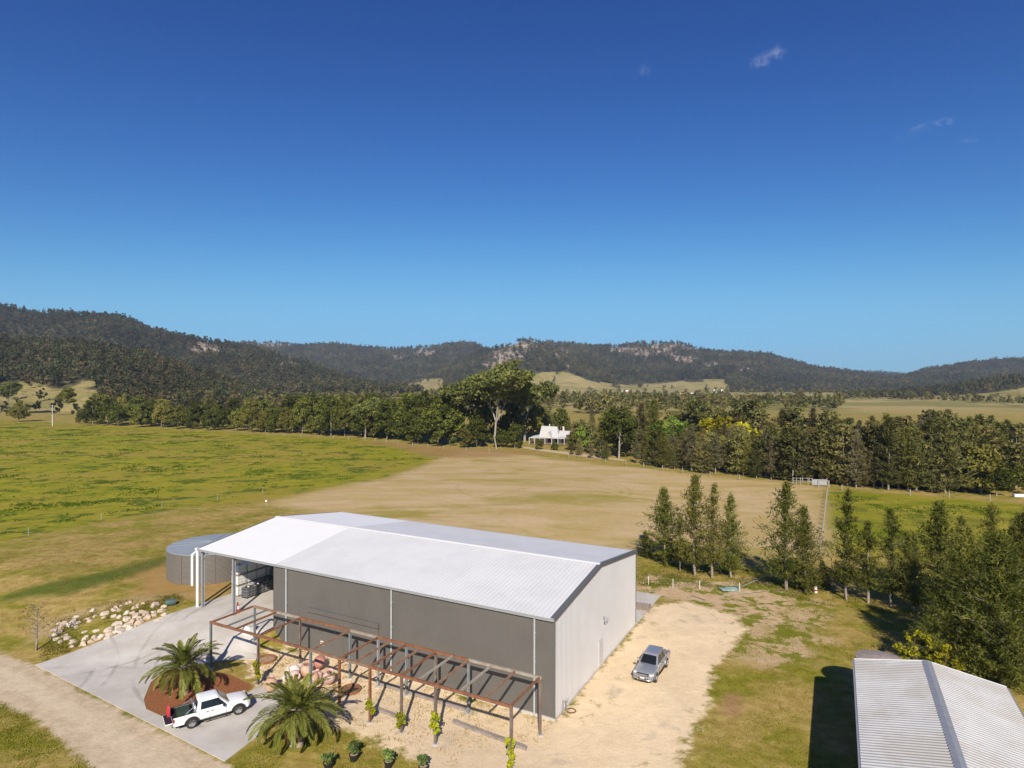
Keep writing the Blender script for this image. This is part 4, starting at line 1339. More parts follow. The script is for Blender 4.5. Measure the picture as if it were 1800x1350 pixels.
    for k, (back, n) in enumerate(((9, 52), (19, 52), (30, 50), (42, 48))):
        for i in range(n):
            px = 960 + (1990 - 960) * (i + rnd.uniform(-.4, .4)) / n
            py = wood_y(px) - back + rnd.uniform(-3, 3)
            if py < 722: py = 722 + rnd.uniform(0, 6)
            if 925 < px < 1012 and py > 768: continue
            top = np.interp(px, [960, 1000, 1050, 1080, 1240, 1420, 1480, 1560, 1640, 1720, 1800], [712, 722, 722, 708, 704, 712, 732, 730, 720, 728, 736]) + (3 - k) * 8 + rnd.uniform(-10, 18)
            if 1110 < px < 1460 and k < 3: top = max(top, 752 + rnd.uniform(-3, 14) - (8 if k == 2 else 0))
            p = ground_at(px, py)
            h = min((py - top) / FOCAL * p.y, 24)
            (OAK if rnd.random() < .45 else WCAS).put(p, h, ('olive tree in the second rank of the wood, ', 'olive tree in the third rank of the wood, ', 'dark tree in the middle of the wood, ', 'dark tree at the back of the wood, ')[k] + zone(px),
                    ('second rank of the wood ', 'third rank of the wood ', 'middle of the wood ', 'back of the wood ')[k] + zone(px), rnd.uniform(1.0, 1.5))
    for (px, py, top, w, lab) in [(1262, 800, 719, 1.15, 'largest yellow-green flowering tree rising from the wood'), (1310, 806, 730, .95, 'yellow tree beside the largest yellow one in the wood'), (1282, 812, 752, .7, 'low bright yellow tree in front of the largest yellow one'),
                                  (1375, 800, 736, .8, 'small yellow-topped tree in the wood, apart from the large yellow pair'), (1432, 812, 757, .5, 'bright yellow little tree poking out of the grey-green wood'), (1335, 800, 742, .7, 'dull yellow tree between the two yellow groups')]:
        p = ground_at(px, py); YEL.put(p, (py - top) / FOCAL * p.y, lab, None, w)
    for (px, py, top, w, lab) in [(1160, 806, 738, 1.0, 'bright green rounded tree near the dome-crowned gum'), (1205, 812, 745, .9, 'bright green tree between the dome-crowned gum and the yellow trees'), (1025, 796, 748, .8, 'bright green tree right of the white-roofed house'),
                                  (1185, 798, 733, 1.0, 'tall bright green tree at the back of the green pair')]:
        p = ground_at(px, py); LIME.put(p, (py - top) / FOCAL * p.y, lab, None, w)
    # right end: shrubs where the wood stops
    for (px, py, h, lab) in [(1752, 872, 9, 'dark bushy tree closing the right end of the wood'), (1790, 866, 8, 'dark low tree at the picture edge beyond the green strip'), (1725, 868, 13, 'leafy dark tree with spreading base at the end of the wood')]:
        ROW.put(ground_at(px, py), h, lab, None, 1.1)
    # the belt of trees further up the valley reads as one mass
    pts = []; sz = []
    rng = np.random.default_rng(5)

    def belt(poly, n, s):
        w = np.array(poly, float)
        P2 = np.stack([rng.uniform(w[:, 0].min(), w[:, 0].max(), n * 3), rng.uniform(w[:, 1].min(), w[:, 1].max(), n * 3)], 1)
        P2 = P2[sdist(P2, w) > 0][:n]
        for px, py in P2:
            p = ground_at(px, py); pts.append(tuple(p)); sz.append(s * rng.uniform(.7, 1.3))
    belt([(940, 700), (1240, 698), (1330, 702), (1480, 712), (1500, 722), (1300, 728), (1000, 728), (930, 715)], 420, 1.0)
    belt([(1480, 698), (1640, 700), (1820, 712), (1820, 716), (1640, 706), (1480, 704)], 90, .9)
    belt([(560, 694), (770, 694), (770, 725), (640, 730), (560, 720)], 170, 1.0)
    belt([(330, 708), (560, 700), (560, 724), (330, 726)], 120, 1.0)
    belt([(1240, 684), (1480, 686), (1640, 690), (1640, 696), (1240, 694)], 170, 1.0)
    belt([(760, 694), (940, 694), (940, 720), (760, 722)], 110, 1.0)
    c = low_tree_collection('valley_wood_kind', 'leaf_wood', 5, 15, 5.0, 12, .95, 14, 'dome')
    forest('woodland', 'mass of dark trees filling the valley floor beyond the near wood', pts, sz, c)
    # near she-oaks in a line behind the yard
    specs = [(1168, 990, 858, 1.25, 2, 'bushy dark casuarina closest to the shed corner, first of the line'), (1195, 1004, 900, .8, 1, 'small casuarina with thin bare trunk between the first two tall ones'), (1220, 1011, 833, 1.0, 0, 'tallest casuarina in the group of four beside the shed corner'),
             (1252, 1015, 851, .9, 3, 'slim casuarina third along from the shed corner'), (1284, 1015, 867, .95, 4, 'pointed casuarina with forked base ending the group near the shed'), (1381, 1037, 846, 1.05, 0, 'tall open casuarina standing past the gap in the line'),
             (1415, 1041, 890, 1.0, 2, 'narrow dark casuarina right beside the tall open one'), (1487, 1054, 862, .9, 3, 'thin tall casuarina beside the paddock fence line'), (1527, 1060, 913, 1.0, 1, 'shorter casuarina between two taller thin ones'),
             (1566, 1065, 892, .95, 0, 'casuarina with straight pale trunk in the middle of the right group'), (1607, 1074, 935, 1.0, 4, 'short casuarina nearest the bare strip of ground'), (1648, 1062, 882, 1.2, 2, 'broad casuarina with two-pointed top'),
             (1694, 1068, 908, 1.1, 3, 'casuarina just behind the big dark tree'), (1744, 1070, 884, 1.1, 4, 'tall casuarina rising above the big dark tree'), (1790, 1062, 900, 1.2, 2, 'casuarina at the picture edge behind the big dark tree'),
             (1448, 1036, 985, 1.5, 2, 'low bushy casuarina regrowth at the foot of the fence line'), (1135, 980, 935, 1.6, 2, 'low dark casuarina scrub showing behind the shed corner'), (1590, 1046, 930, 1.2, 1, 'casuarina set back behind the straight-trunked one')]
    for px, py, top, w, pr, lab in specs:
        p = ground_at(px, py); CAS.put(p, (py - top) / FOCAL * p.y, lab, None, w, proto=pr)
    CASD.put(ground_at(1762, 1206), 13.0, 'big dark casuarina towering over the ribbed-roof shed', None, 1.05, proto=0)
    CASD.put(ground_at(1700, 1130), 11.5, 'dark casuarina with branches sweeping to the side, behind the ribbed-roof shed', None, 1.0, proto=1)
    CASD.put(ground_at(1815, 1150), 14.0, 'dark casuarina cut off by the picture edge', None, 1.0, proto=0)
    CASD.put(ground_at(1682, 1184), 10.5, 'dark casuarina rising behind the yellow shrubs beside the ribbed-roof shed', None, .85, proto=1)
    CASD.put(ground_at(1632, 1178), 5.0, 'low dark casuarina between the round weathered tank and the yellow shrubs', None, 1.1, proto=1)
    SH = Stand('yellow_shrub', [make_round(3, 'leaf_yellow', 4.0, 1.9, 26, .17, 26, .05, 'round', 'bark_dark', 0, .07)])
    SH.put(ground_at(1608, 1182), 3.6, 'olive and yellow leafy shrub behind the round weathered tank', None, 1.1, cat='shrub')
    SH.put(ground_at(1662, 1204), 3.2, 'bright yellow shrub behind the ridge of the ribbed-roof shed', None, 1.0, cat='shrub')


build_trees()


# ---------------------------------------------------------------- vehicles
def wheel(parent, x, y, r=.385, w=.26):
    s = 1 if y > 0 else -1
    rot = Matrix.Rotation(R(-90) * s, 3, 'X')          # lathe axis along +y / -y
    t = MB().lathe([(r * .62, -w / 2), (r * .93, -w / 2), (r, -w * .36), (r, w * .36), (r * .93, w / 2), (r * .62, w / 2), (r * .60, w * .3), (r * .60, -w * .3), (r * .62, -w / 2)], 28, (x, y, r), rot)
    W = t.build('wheel', 'rubber', parent, 35)
    mb = MB()
    mb.lathe([(r * .63, w * .28), (r * .63, w * .44), (r * .56, w * .44), (r * .54, w * .30)], 28, (x, y, r), rot)
    mb.lathe([(0, w * .40), (r * .14, w * .40), (r * .16, w * .30)], 12, (x, y, r), rot)
    for k in range(6):
        a = k * math.pi / 3
        d = Vector((math.cos(a), 0, math.sin(a)))
        c = Vector((x, y + s * w * .36, r))
        mb.bar(c + d * r * .1, c + d * r * .58, .075, .03)
    mb.build('rim', 'alloy', W, 35)
    MB().lathe([(0, w * .2), (r * .6, w * .2), (r * .6, w * .16)], 20, (x, y, r), rot).build('brake_disc', 'black_plastic', W)


def build_ute(name, label, loc, heading, paint, dual, tailgate_down, bullbar, sportbar):
    """pickup: local +x is forwards, origin under the rear axle"""
    T = thing(name, label, 'pickup', loc, heading)
    WBASE = 3.2; hw = .92
    rear, front = -1.20, 4.10
    cab0 = -.02 if dual else .35                 # back of the cab
    # lower body from the cab back to the nose
    st = [(cab0, hw, .40, 1.06, 1.10), (1.2, hw + .005, .40, 1.07, 1.12), (2.2, hw + .005, .40, 1.07, 1.15), (2.55, hw, .40, 1.06, 1.16), (3.1, hw - .005, .42, 1.03, 1.13), (3.6, hw - .03, .42, .99, 1.07), (3.88, hw - .08, .42, .93, 1.0), (4.02, hw - .15, .43, .82, .88), (4.08, hw - .22, .46, .70, .72)]
    secs = []
    for (x, w, zb, zs, zc) in st:
        half = [(w * .90, zb), (w * .985, zb + .10), (w, zb + .30), (w * .985, zs - .14), (w * .955, zs - .03), (w * .90, zs + .005), (w * .62, (zs + zc) / 2 + .012), (w * .3, zc - .006), (0, zc)]
        full = [(y, z) for y, z in half] + [(-y, z) for y, z in half[-2::-1]]
        secs.append([(x, y, z) for y, z in full])
    MB().loft(secs).build('body', paint, T, 28)
    # cab
    top = 1.80; r0 = cab0 + (.14 if dual else .12); r1 = 1.86
    b = [(cab0, .85), (2.62, .85)]
    tp = [(r0, .66), (r1, .655)]
    secs = []
    for f, ins, ex in ((0, 0, 0), (.06, .004, 0), (.86, 0, 0), (.96, .035, .03), (1.0, .11, .10)):
        x0 = b[0][0] + (tp[0][0] - b[0][0]) * min(f, .9) / .9 + ex; x1 = b[1][0] + (tp[1][0] - b[1][0]) * min(f, .9) / .9 - ex
        w = b[0][1] + (tp[0][1] - b[0][1]) * min(f, .9) / .9 - ins
        z = 1.06 + (top - 1.06) * f
        m = (x0 + x1) / 2
        secs.append([(x0, -w * .9, z), (x0 + .05, -w, z), (m, -w - .008, z), (x1 - .12, -w, z), (x1, -w * .82, z), (x1 + .03, 0, z), (x1, w * .82, z), (x1 - .12, w, z), (m, w + .008, z), (x0 + .05, w, z), (x0, w * .9, z), (x0 - .02, 0, z)])
    secs.append([(x + ((x0 + x1) / 2 - x) * .18, y * .8, top + .025) for x, y, z in secs[-1]])
    MB().loft(secs).build('cab', paint, T, 32)

    def side_pt(x, f, s, off=.012):
        """point on the cab side: f from belt (0) to roof (1)"""
        w = .85 + (.66 - .85) * min(f, .9) / .9 + off
        return Vector((x, s * w, 1.06 + (top - 1.06) * f))
    for s in (-1, 1):
        def win(pts, nm='side_window'):
            q = [side_pt(x, f, s) for x, f in pts]
            if s > 0: q = q[::-1]
            MB().add(q + [p - Vector((0, s * .02, 0)) for p in q], [tuple(range(len(q)))] + [(i, (i + 1) % len(q), len(q) + (i + 1) % len(q), len(q) + i) for i in range(len(q))]).build(nm, 'glass_dark', T)
        if dual:
            win([(.20, .10), (.98, .10), (.98, .80), (.33, .80)])
            win([(1.08, .10), (2.30, .10), (1.82, .80), (1.08, .80)])
            seams = (.12, 1.03, 2.34); handles = (.42, 1.3)
        else:
            win([(.58, .12), (2.30, .10), (1.82, .80), (.66, .80)])
            seams = (.50, 1.18, 2.34); handles = (1.02, 1.38)
        for x in seams[0:3]:
            MB().box((x, s * (hw + .004), .74), (.014, .012, .58)).build('door_seam', 'black_plastic', T)
        for x in handles:
            MB().box((x, s * (hw + .022), .93), (.17, .035, .035)).build('door_handle', 'black_plastic', T)
        # sill step
        mb = MB(); mb.box((1.55, s * (hw + .02), .36), (1.75, .10, .05)); mb.box((.95, s * (hw - .04), .38), (.06, .12, .05)); mb.box((2.1, s * (hw - .04), .38), (.06, .12, .05))
        mb.build('side_step', 'black_plastic', T)
        # mirror
        mb = MB(); mb.box((2.14, s * 1.02, 1.17), (.12, .24, .19)); mb.bar((2.18, s * .86, 1.12), (2.16, s * .98, 1.13), .05, .05)
        mb.build('wing_mirror', 'chrome' if bullbar else 'black_plastic', T)
        # wheel openings: dark arch and painted lip
        for x in (0, WBASE):
            pts = []
            for i in range(17):
                a = math.pi * i / 16
                pts.append((x + .485 * math.cos(a), s * (hw + .006), .40 + .45 * math.sin(a)))
            MB().add([(p[0], p[1], p[2]) for p in pts], [tuple(range(17))]).build('wheel_well', 'dark_opening', T, fix=False)
            mb = MB(); mb.path([(p[0], s * (hw + .012), p[2]) for p in pts], [.032] * 17, 6)
            mb.build('arch_lip', 'black_plastic' if not bullbar else paint, T, 50)
            wheel(T, x, s * (hw - .085), .385)
        # lamps
        mb = MB(); mb.box((3.88, s * .70, .86), (.26, .30, .15), Matrix.Rotation(-s * .35, 3, 'Z')); mb.build('headlight', 'lamp_clear', T)
        mb = MB(); mb.box((rear + .03, s * (hw - .06), .86), (.09, .12, .26)); mb.build('tail_light', 'lamp_red', T)
    # glass front and rear
    def slope(x0, z0, w0, x1, z1, w1, nm, out):
        q = [Vector((x0, -w0, z0)), Vector((x0, w0, z0)), Vector((x1, w1, z1)), Vector((x1, -w1, z1))]
        o = Vector(out)
        MB().slab([p + o for p in (q if out[0] > 0 else q[::-1])], .02).build(nm, 'glass_dark', T)
    zf = lambda f: 1.06 + (top - 1.06) * f
    xf = lambda f: 2.62 + (r1 - 2.62) * f / .9
    slope(xf(.10), zf(.10), .70, xf(.80), zf(.80), .575, 'windscreen', (.040, 0, .03))
    xr = lambda f: cab0 + (r0 - cab0) * f / .9
    slope(xr(.25), zf(.25), .62, xr(.80), zf(.80), .54, 'rear_window', (-.025, 0, .01))
    # tray
    tx0, tx1 = rear, cab0 - .03
    L = tx1 - tx0; mx = (tx0 + tx1) / 2
    for s in (-1, 1):
        secs = []
        for x in (tx0, tx0 + .1, tx1 - .02, tx1):
            k = .02 if x in (tx0,) else 0
            secs.append([(x, s * (hw - .10), .55), (x, s * (hw - .02 - k), .45), (x, s * (hw - k), .66), (x, s * (hw - .01 - k), .92), (x, s * (hw - .035 - k), 1.07), (x, s * (hw - .10), 1.08), (x, s * (hw - .11), .75)])
        MB().loft(secs).build('tray_side', paint, T, 28)
        MB().box((mx, s * (hw - .125), .88), (L - .04, .02, .36)).build('tray_liner', 'black_plastic', T)
        MB().box((mx, s * (hw - .075), 1.092), (L - .02, .09, .02)).build('tray_rail', 'black_plastic' if not bullbar else paint, T)
    MB().box((mx, 0, .70), (L, 2 * hw - .24, .04)).build('tray_floor', 'black_plastic', T)
    MB().box((tx1 + .005, 0, .86), (.06, 2 * hw - .2, .46)).build('tray_front', paint, T)
    MB().box((mx, 0, .55), (L - .1, 2 * hw - .22, .22)).build('tray_underside', 'black_plastic', T)
    if tailgate_down:
        G = MB().box((rear - .27, 0, .69), (.52, 2 * hw - .26, .06)).build('tailgate', paint, T)
        MB().box((rear - .27, 0, .726), (.46, 2 * hw - .34, .012)).build('tailgate_liner', 'black_plastic', G)
    else:
        G = MB().box((rear + .01, 0, .84), (.06, 2 * hw - .22, .46)).build('tailgate', paint, T)
        MB().box((rear - .028, 0, .92), (.02, .3, .1)).build('tailgate_handle', 'chrome', G)
    mb = MB(); mb.box((rear - .08, 0, .52), (.16, 1.5, .14)); mb.build('rear_bumper', 'chrome' if not bullbar else 'black_plastic', T)
    # nose
    mb = MB(); mb.box((4.03, 0, .80), (.12, 1.02, .20)); mb.build('grille', 'black_plastic', T)
    mb = MB(); mb.box((4.095, 0, .84), (.02, .94, .03)); mb.box((4.095, 0, .76), (.02, .94, .03)); mb.box((4.10, 0, .80), (.02, .14, .12)); mb.build('grille_bar', 'chrome', T)
    secs = []
    for y, x in ((-.84, 3.86), (-.6, 4.06), (0, 4.13), (.6, 4.06), (.84, 3.86)):
        secs.append([(x, y, .40), (x + .06, y, .44), (x + .06, y, .62), (x, y, .67), (x - .2, y, .67), (x - .2, y, .40)])
    MB().loft(secs).build('front_bumper', paint, T, 30)
    MB().box((4.185, 0, .50), (.02, 1.0, .10)).build('air_intake', 'black_plastic', T)
    MB().box((4.205, 0, .585), (.015, .37, .10)).build('number_plate', 'white_paint', T)
    if bullbar:
        mb = MB()
        for s in (-1, 1): mb.path([(4.16, s * .40, .36), (4.27, s * .40, .50), (4.28, s * .38, .88)], [.035] * 3, 8)
        mb.path([(4.0, -.86, .46), (4.22, -.62, .47), (4.28, 0, .48), (4.22, .62, .47), (4.0, .86, .46)], [.038] * 5, 8)
        mb.path([(4.28, -.38, .88), (4.29, 0, .90), (4.28, .38, .88)], [.035] * 3, 8)
        mb.build('nudge_bar', 'chrome', T, 50)
    if sportbar:
        mb = MB()
        for x in (cab0 - .14,):
            mb.path([(x - .05, -.78, 1.08), (x, -.70, 1.52), (x, -.5, 1.62), (x, .5, 1.62), (x, .70, 1.52), (x - .05, .78, 1.08)], [.04] * 6, 8)
        for s in (-1, 1): mb.path([(cab0 - .14, s * .70, 1.50), (cab0 - .75, s * .80, 1.10)], [.035] * 2, 8)
        mb.build('sports_bar', 'chrome', T, 50)
    MB().box((1.5, 0, .42), (4.4, 1.3, .2)).build('chassis', 'black_plastic', T)
    return T


def heading(a, b):
    d = Vector(b) - Vector(a); return math.atan2(d.y, d.x)


wr, wf = ground_at(337.6, 1281.8), ground_at(420, 1257.5)
hd = heading(wr, wf)
left = Vector((-math.sin(hd), math.cos(hd), 0))
ute_at = wr + left * .92; ute_at.z = .05
UTE = build_ute('pickup_truck', 'white pickup with lowered tailgate parked on concrete between the palms', ute_at, hd, 'paint_white', False, True, False, True)
# the silver one faces the camera: its visible wheels are the ones on its left
sf, sr = ground_at(1154, 1199), ground_at(1172, 1173)
hd2 = heading(sr, sf)
left2 = Vector((-math.sin(hd2), math.cos(hd2), 0))
s_at = sr - left2 * .92; s_at.z = .0
build_ute('pickup_truck', 'silver dual-cab pickup with nudge bar parked on the sandy yard', s_at, hd2, 'paint_silver', True, False, True, True)
# red bag standing on the lowered tailgate
q = ute_at + Vector((math.cos(hd), math.sin(hd), 0)) * -1.38 + left * .42
bag = thing('red_bag', 'tall narrow red bag standing on the lowered tailgate of the white pickup', 'bag', (q.x, q.y, ute_at.z + .732), hd)
bag.scale = (.85, .85, .82)
MB().loft([[(-.10, -.14, 0), (.10, -.14, 0), (.10, .14, 0), (-.10, .14, 0)], [(-.13, -.17, .25), (.13, -.17, .25), (.13, .17, .25), (-.13, .17, .25)], [(-.11, -.15, .75), (.11, -.15, .75), (.11, .15, .75), (-.11, .15, .75)], [(-.06, -.07, .98), (.06, -.07, .98), (.06, .07, .98), (-.06, .07, .98)]]).build('bag_body', 'red_cloth', bag, 60)
MB().path([(0, -.08, .95), (0, -.05, 1.06), (0, .05, 1.06), (0, .08, .95)], [.018] * 4, 6).build('carry_strap', 'red_cloth', bag)
box_at = ute_at + Vector((math.cos(hd), math.sin(hd), 0)) * -.45 + left * .25
mb = MB(); mb.box((0, 0, .20), (.8, .7, .40)); mb.box((0, 0, .41), (.84, .74, .03))
crate = thing('storage_box', 'dark green box lying in the tray of the white pickup', 'box', (box_at.x, box_at.y, ute_at.z + .722), hd)
pmat('green_box', (.03, .05, .035), .7)
mb.build('box_body', 'green_box', crate)


# ---------------------------------------------------------------- palms
def frond_mesh(k, L, droop, nl=46):
    """one feather frond: arching midrib and two ranks of leaflets; grows along +x"""
    rng = RNG; V = []; T = []; Q = []
    pts = []; a = R(0); p = np.array([0., 0., 0.])
    n = 22
    for i in range(n + 1):
        pts.append(p.copy())
        t = i / n
        a = -droop * t ** 1.25
        p = p + np.array([math.cos(a), 0, math.sin(a)]) * L / n
    pts = np.array(pts)

    def at(t):
        f = t * n; i = min(int(f), n - 1); return pts[i] + (pts[i + 1] - pts[i]) * (f - i), (pts[i + 1] - pts[i]) / np.linalg.norm(pts[i + 1] - pts[i])
    for i in range(n):                                # midrib ribbon with a keel
        w0, w1 = .045 * (1 - i / n) + .006, .045 * (1 - (i + 1) / n) + .006
        b = len(V)
        V += [pts[i] + [0, -w0, 0], pts[i] + [0, w0, 0], pts[i + 1] + [0, w1, 0], pts[i + 1] + [0, -w1, 0]]
        Q.append([b, b + 1, b + 2, b + 3]); T += [.75] * 4
    for i in range(nl):
        t = .10 + .89 * i / (nl - 1)
        c, d = at(t)
        up = np.cross(d, [0, 1, 0]); up = -up if up[2] < 0 else up
        ll = L * .17 * (math.sin(math.pi * min(1, .18 + .82 * t)) ** .6 + .12) * (.9 + .2 * rng.random())
        for s in (-1, 1):
            fan = .42 + .5 * t
            dir_ = np.array([0, s * 1.0, 0]) * (1 - fan * .55) + d * fan + up * (.34 + .12 * rng.normal()) * (1 - .4 * t)
            dir_ /= np.linalg.norm(dir_)
            tip = c + dir_ * ll + np.array([0, 0, -.22 * ll])
            mid = c + dir_ * ll * .55
            wv = np.cross(dir_, up); wv /= np.linalg.norm(wv); w = .026 + .014 * rng.random()
            b = len(V)
            V += [c - wv * w * .6, mid - wv * w, tip, mid + wv * w]
            Q.append([b, b + 1, b + 2, b + 3]); tt = np.clip(.5 + .22 * rng.normal(), 0, 1); T += [tt * .8, tt, tt, tt]
    return np_mesh('frond', np.array(V), np.array(Q), np.array(T), 'leaf_palm')


def build_palm(label, loc, trunk_h, trunk_r, L, n, seed):
    rnd = random.Random(seed)
    T = thing('palm_tree', label, 'palm', loc)
    # trunk with spiral rows of old leaf bases
    mb = MB(); prof = []
    for i in range(15):
        t = i / 14
        prof.append((trunk_r * (1.25 - .35 * min(1, t * 3) + .18 * max(0, t - .6)) + .015 * (i % 2), -.1 + (trunk_h + .1) * t))
    mb.lathe(prof, 20)
    tr = mb.build('trunk', 'palm_trunk', T, 50)
    mb = MB()
    rows = int(trunk_h / .13)
    for r_ in range(rows):
        z = trunk_h * (r_ + .4) / rows; rr = trunk_r * (.96 + .2 * max(0, z / trunk_h - .6))
        for k in range(12):
            a = (k + .5 * (r_ % 2)) * 2 * math.pi / 12
            mb.box((math.cos(a) * rr, math.sin(a) * rr, z), (.09, trunk_r * .40, .10), Matrix.Rotation(a, 3, 'Z') @ Matrix.Rotation(-.5, 3, 'Y'))
    mb.build('leaf_bases', 'palm_trunk', tr)
    mb = MB(); mb.lathe([(trunk_r * 1.05, 0), (trunk_r * 1.2, .25), (trunk_r * .8, .6), (.08, .95), (0, 1.0)], 14, (0, 0, trunk_h - .05)); mb.build('crown_heart', 'palm_trunk', T, 50)
    kinds = [frond_mesh(i, L, d) for i, d in enumerate((.55, .95, 1.3, 1.6, 1.05, 1.45))]
    dead = [m_.copy() for m_ in kinds[2:4]]
    for m_ in dead: m_.materials[0] = MATS['leaf_dry']
    for i in range(6):                                  # a few dead fronds hang against the trunk
        az = i * 1.05 + rnd.uniform(-.3, .3)
        o = mesh_obj('dead_frond', dead[i % 2], T); o.scale = (.62,) * 3
        o.rotation_euler = (Matrix.Rotation(az, 3, 'Z') @ Matrix.Rotation(R(32 + rnd.uniform(0, 18)), 3, 'Y')).to_euler()
        o.location = (math.cos(az) * trunk_r * .6, math.sin(az) * trunk_r * .6, trunk_h + .12)
    for i in range(n):
        t = i / (n - 1)                                 # young upright ones first, old hanging ones last
        pitch = R(86 - 98 * t ** 1.05 + rnd.uniform(-8, 8))
        az = i * 2.39996 + rnd.uniform(-.2, .2)
        me = kinds[0 if t < .15 else (1 if t < .35 else (4 if t < .5 else (2 if t < .7 else (5 if t < .85 else 3))))]
        o = mesh_obj('frond', me, T)
        ln = (.62 + .5 * min(1, t * 2.2)) * rnd.uniform(.9, 1.08) if t < .8 else rnd.uniform(.85, 1.0)
        o.scale = (ln, ln, ln)
        o.rotation_euler = Matrix.Rotation(az, 3, 'Z').to_4x4().to_3x3().__matmul__(Matrix.Rotation(-pitch, 3, 'Y')).__matmul__(Matrix.Rotation(rnd.uniform(-.35, .35), 3, 'X')).to_euler()
        o.location = (math.cos(az) * trunk_r * .5, math.sin(az) * trunk_r * .5, trunk_h + .35 + .3 * (1 - t))
    return T


build_palm('palm growing from the bark mulch bed behind the white pickup', ground_at(323, 1219), 1.75, .33, 2.8, 50, 3)
build_palm('larger palm on the grass in front of the rusty pergola', ground_at(521, 1308), 1.95, .42, 3.0, 54, 8)


# ---------------------------------------------------------------- rocks along the driveway
def rock_mesh(k):
    rnd = random.Random(100 + k)
    bm = bmesh.new(); bmesh.ops.create_icosphere(bm, subdivisions=3, radius=1.0)
    sx, sy, sz = rnd.uniform(.8, 1.25), rnd.uniform(.7, 1.0), rnd.uniform(.5, .75)
    cuts = [(Vector((rnd.gauss(0, 1), rnd.gauss(0, 1), rnd.gauss(.2, .8))).normalized(), rnd.uniform(.45, .75)) for _ in range(9)]
    for v in bm.verts:
        p = v.co.copy()
        for n, d in cuts:
            e = p.dot(n) - d
            if e > 0: p -= n * e * 1.0
        p *= 1.12 + .06 * mnoise.noise(p * 2.3 + Vector((k, 0, 0)))
        v.co = Vector((p.x * sx, p.y * sy, p.z * sz + .12))
    me = bpy.data.meshes.new('rock'); bm.to_mesh(me); bm.free()
    me.materials.append(MATS['rock_pale' if k % 3 else 'rock_white'])
    return me


def build_rocks():
    rnd = random.Random(4)
    kinds = [rock_mesh(i) for i in range(9)]
    # outcomes of the survey picture, in a 6.43x enlargement of its corner (60, 1030)
    L = """468 338 28|400 440 40|430 390 30|470 410 26|350 420 28|310 450 30|420 440 24|470 460 26|225 495 34|205 550 42|310 505 30|350 560 38|260 590 22|300 630 20|380 590 34|430 630 40|445 610 32|430 680 34|290 470 22|500 410 20
    560 650 44|630 620 46|560 600 24|590 570 26|680 575 38|720 500 28|580 510 20|770 560 50|850 540 44|840 490 36|910 530 34|880 500 30|940 420 46|960 455 40|990 500 48|1060 470 40|1050 360 48|1040 300 36|1060 430 46|1110 400 36|1110 300 26|1140 340 44|1160 370 40|1200 350 40|1230 290 42|1270 350 46|1180 410 42|1220 400 34|1150 450 26|1090 470 30|1260 310 34
    800 305 34|660 275 22|905 270 36|965 270 28|930 240 22|980 225 18|1080 180 30|1050 195 18|1165 240 22|1130 250 24|1230 190 26|1380 190 46|1355 225 40|1460 225 36|1440 275 38|1360 320 46|1350 290 26|1480 320 26|1380 385 26|1440 360 24|640 385 30|690 340 20|600 365 24|895 340 24|950 345 32|780 355 16|270 420 18|1165 215 16|1310 340 30|540 645 22|700 600 24|830 580 28"""
    first = True
    for e in L.replace('\n', '|').split('|'):
        e = e.split()
        if len(e) < 3: continue
        zx, zy, w = map(float, e)
        px, py = 60 + zx / 6.43, 1030 + (zy + w * .32) / 6.43
        p = ground_at(px, py)
        s = w / 6.43 / FOCAL * p.y * .92 + .12
        k = rnd.randrange(9)
        o = mesh_obj('rock', kinds[k])
        o.location = p - Vector((0, 0, .10 * s)); o.rotation_euler = (rnd.uniform(-.3, .3), rnd.uniform(-.3, .3), rnd.uniform(0, 6.28))
        o.scale = (s, s, s * rnd.uniform(.85, 1.25))
        zn = 'at the end near the sapling' if zx < 520 else ('hard against the driveway edge' if zy > 250 + (1500 - zx) * .13 else 'on the weedy upper side')
        sz = 'large' if w >= 40 else ('medium' if w >= 26 else 'small')
        tag(o, sz + ' pale sandstone rock of the driveway heap, ' + zn, 'rock', sz + ' rocks of the heap ' + zn)
    p = ground_at(300, 1064)
    b = thing('green_bin', 'small dark teal container lying on the grass past the rock heap', 'container', p, .5)
    pmat('teal_dark', (.06, .11, .11), .6)
    MB().lathe([(.0, -.5), (.3, -.5), (.33, -.3), (.33, .4), (.28, .5), (0, .5)], 14, (0, 0, .32), Matrix.Rotation(R(90), 3, 'Y')).build('drum', 'teal_dark', b, 40)
    MB().lathe([(.35, -.03), (.36, .0), (.35, .03)], 14, (.2, 0, .32), Matrix.Rotation(R(90), 3, 'Y')).build('rim_band', 'teal_dark', b, 40)


build_rocks()


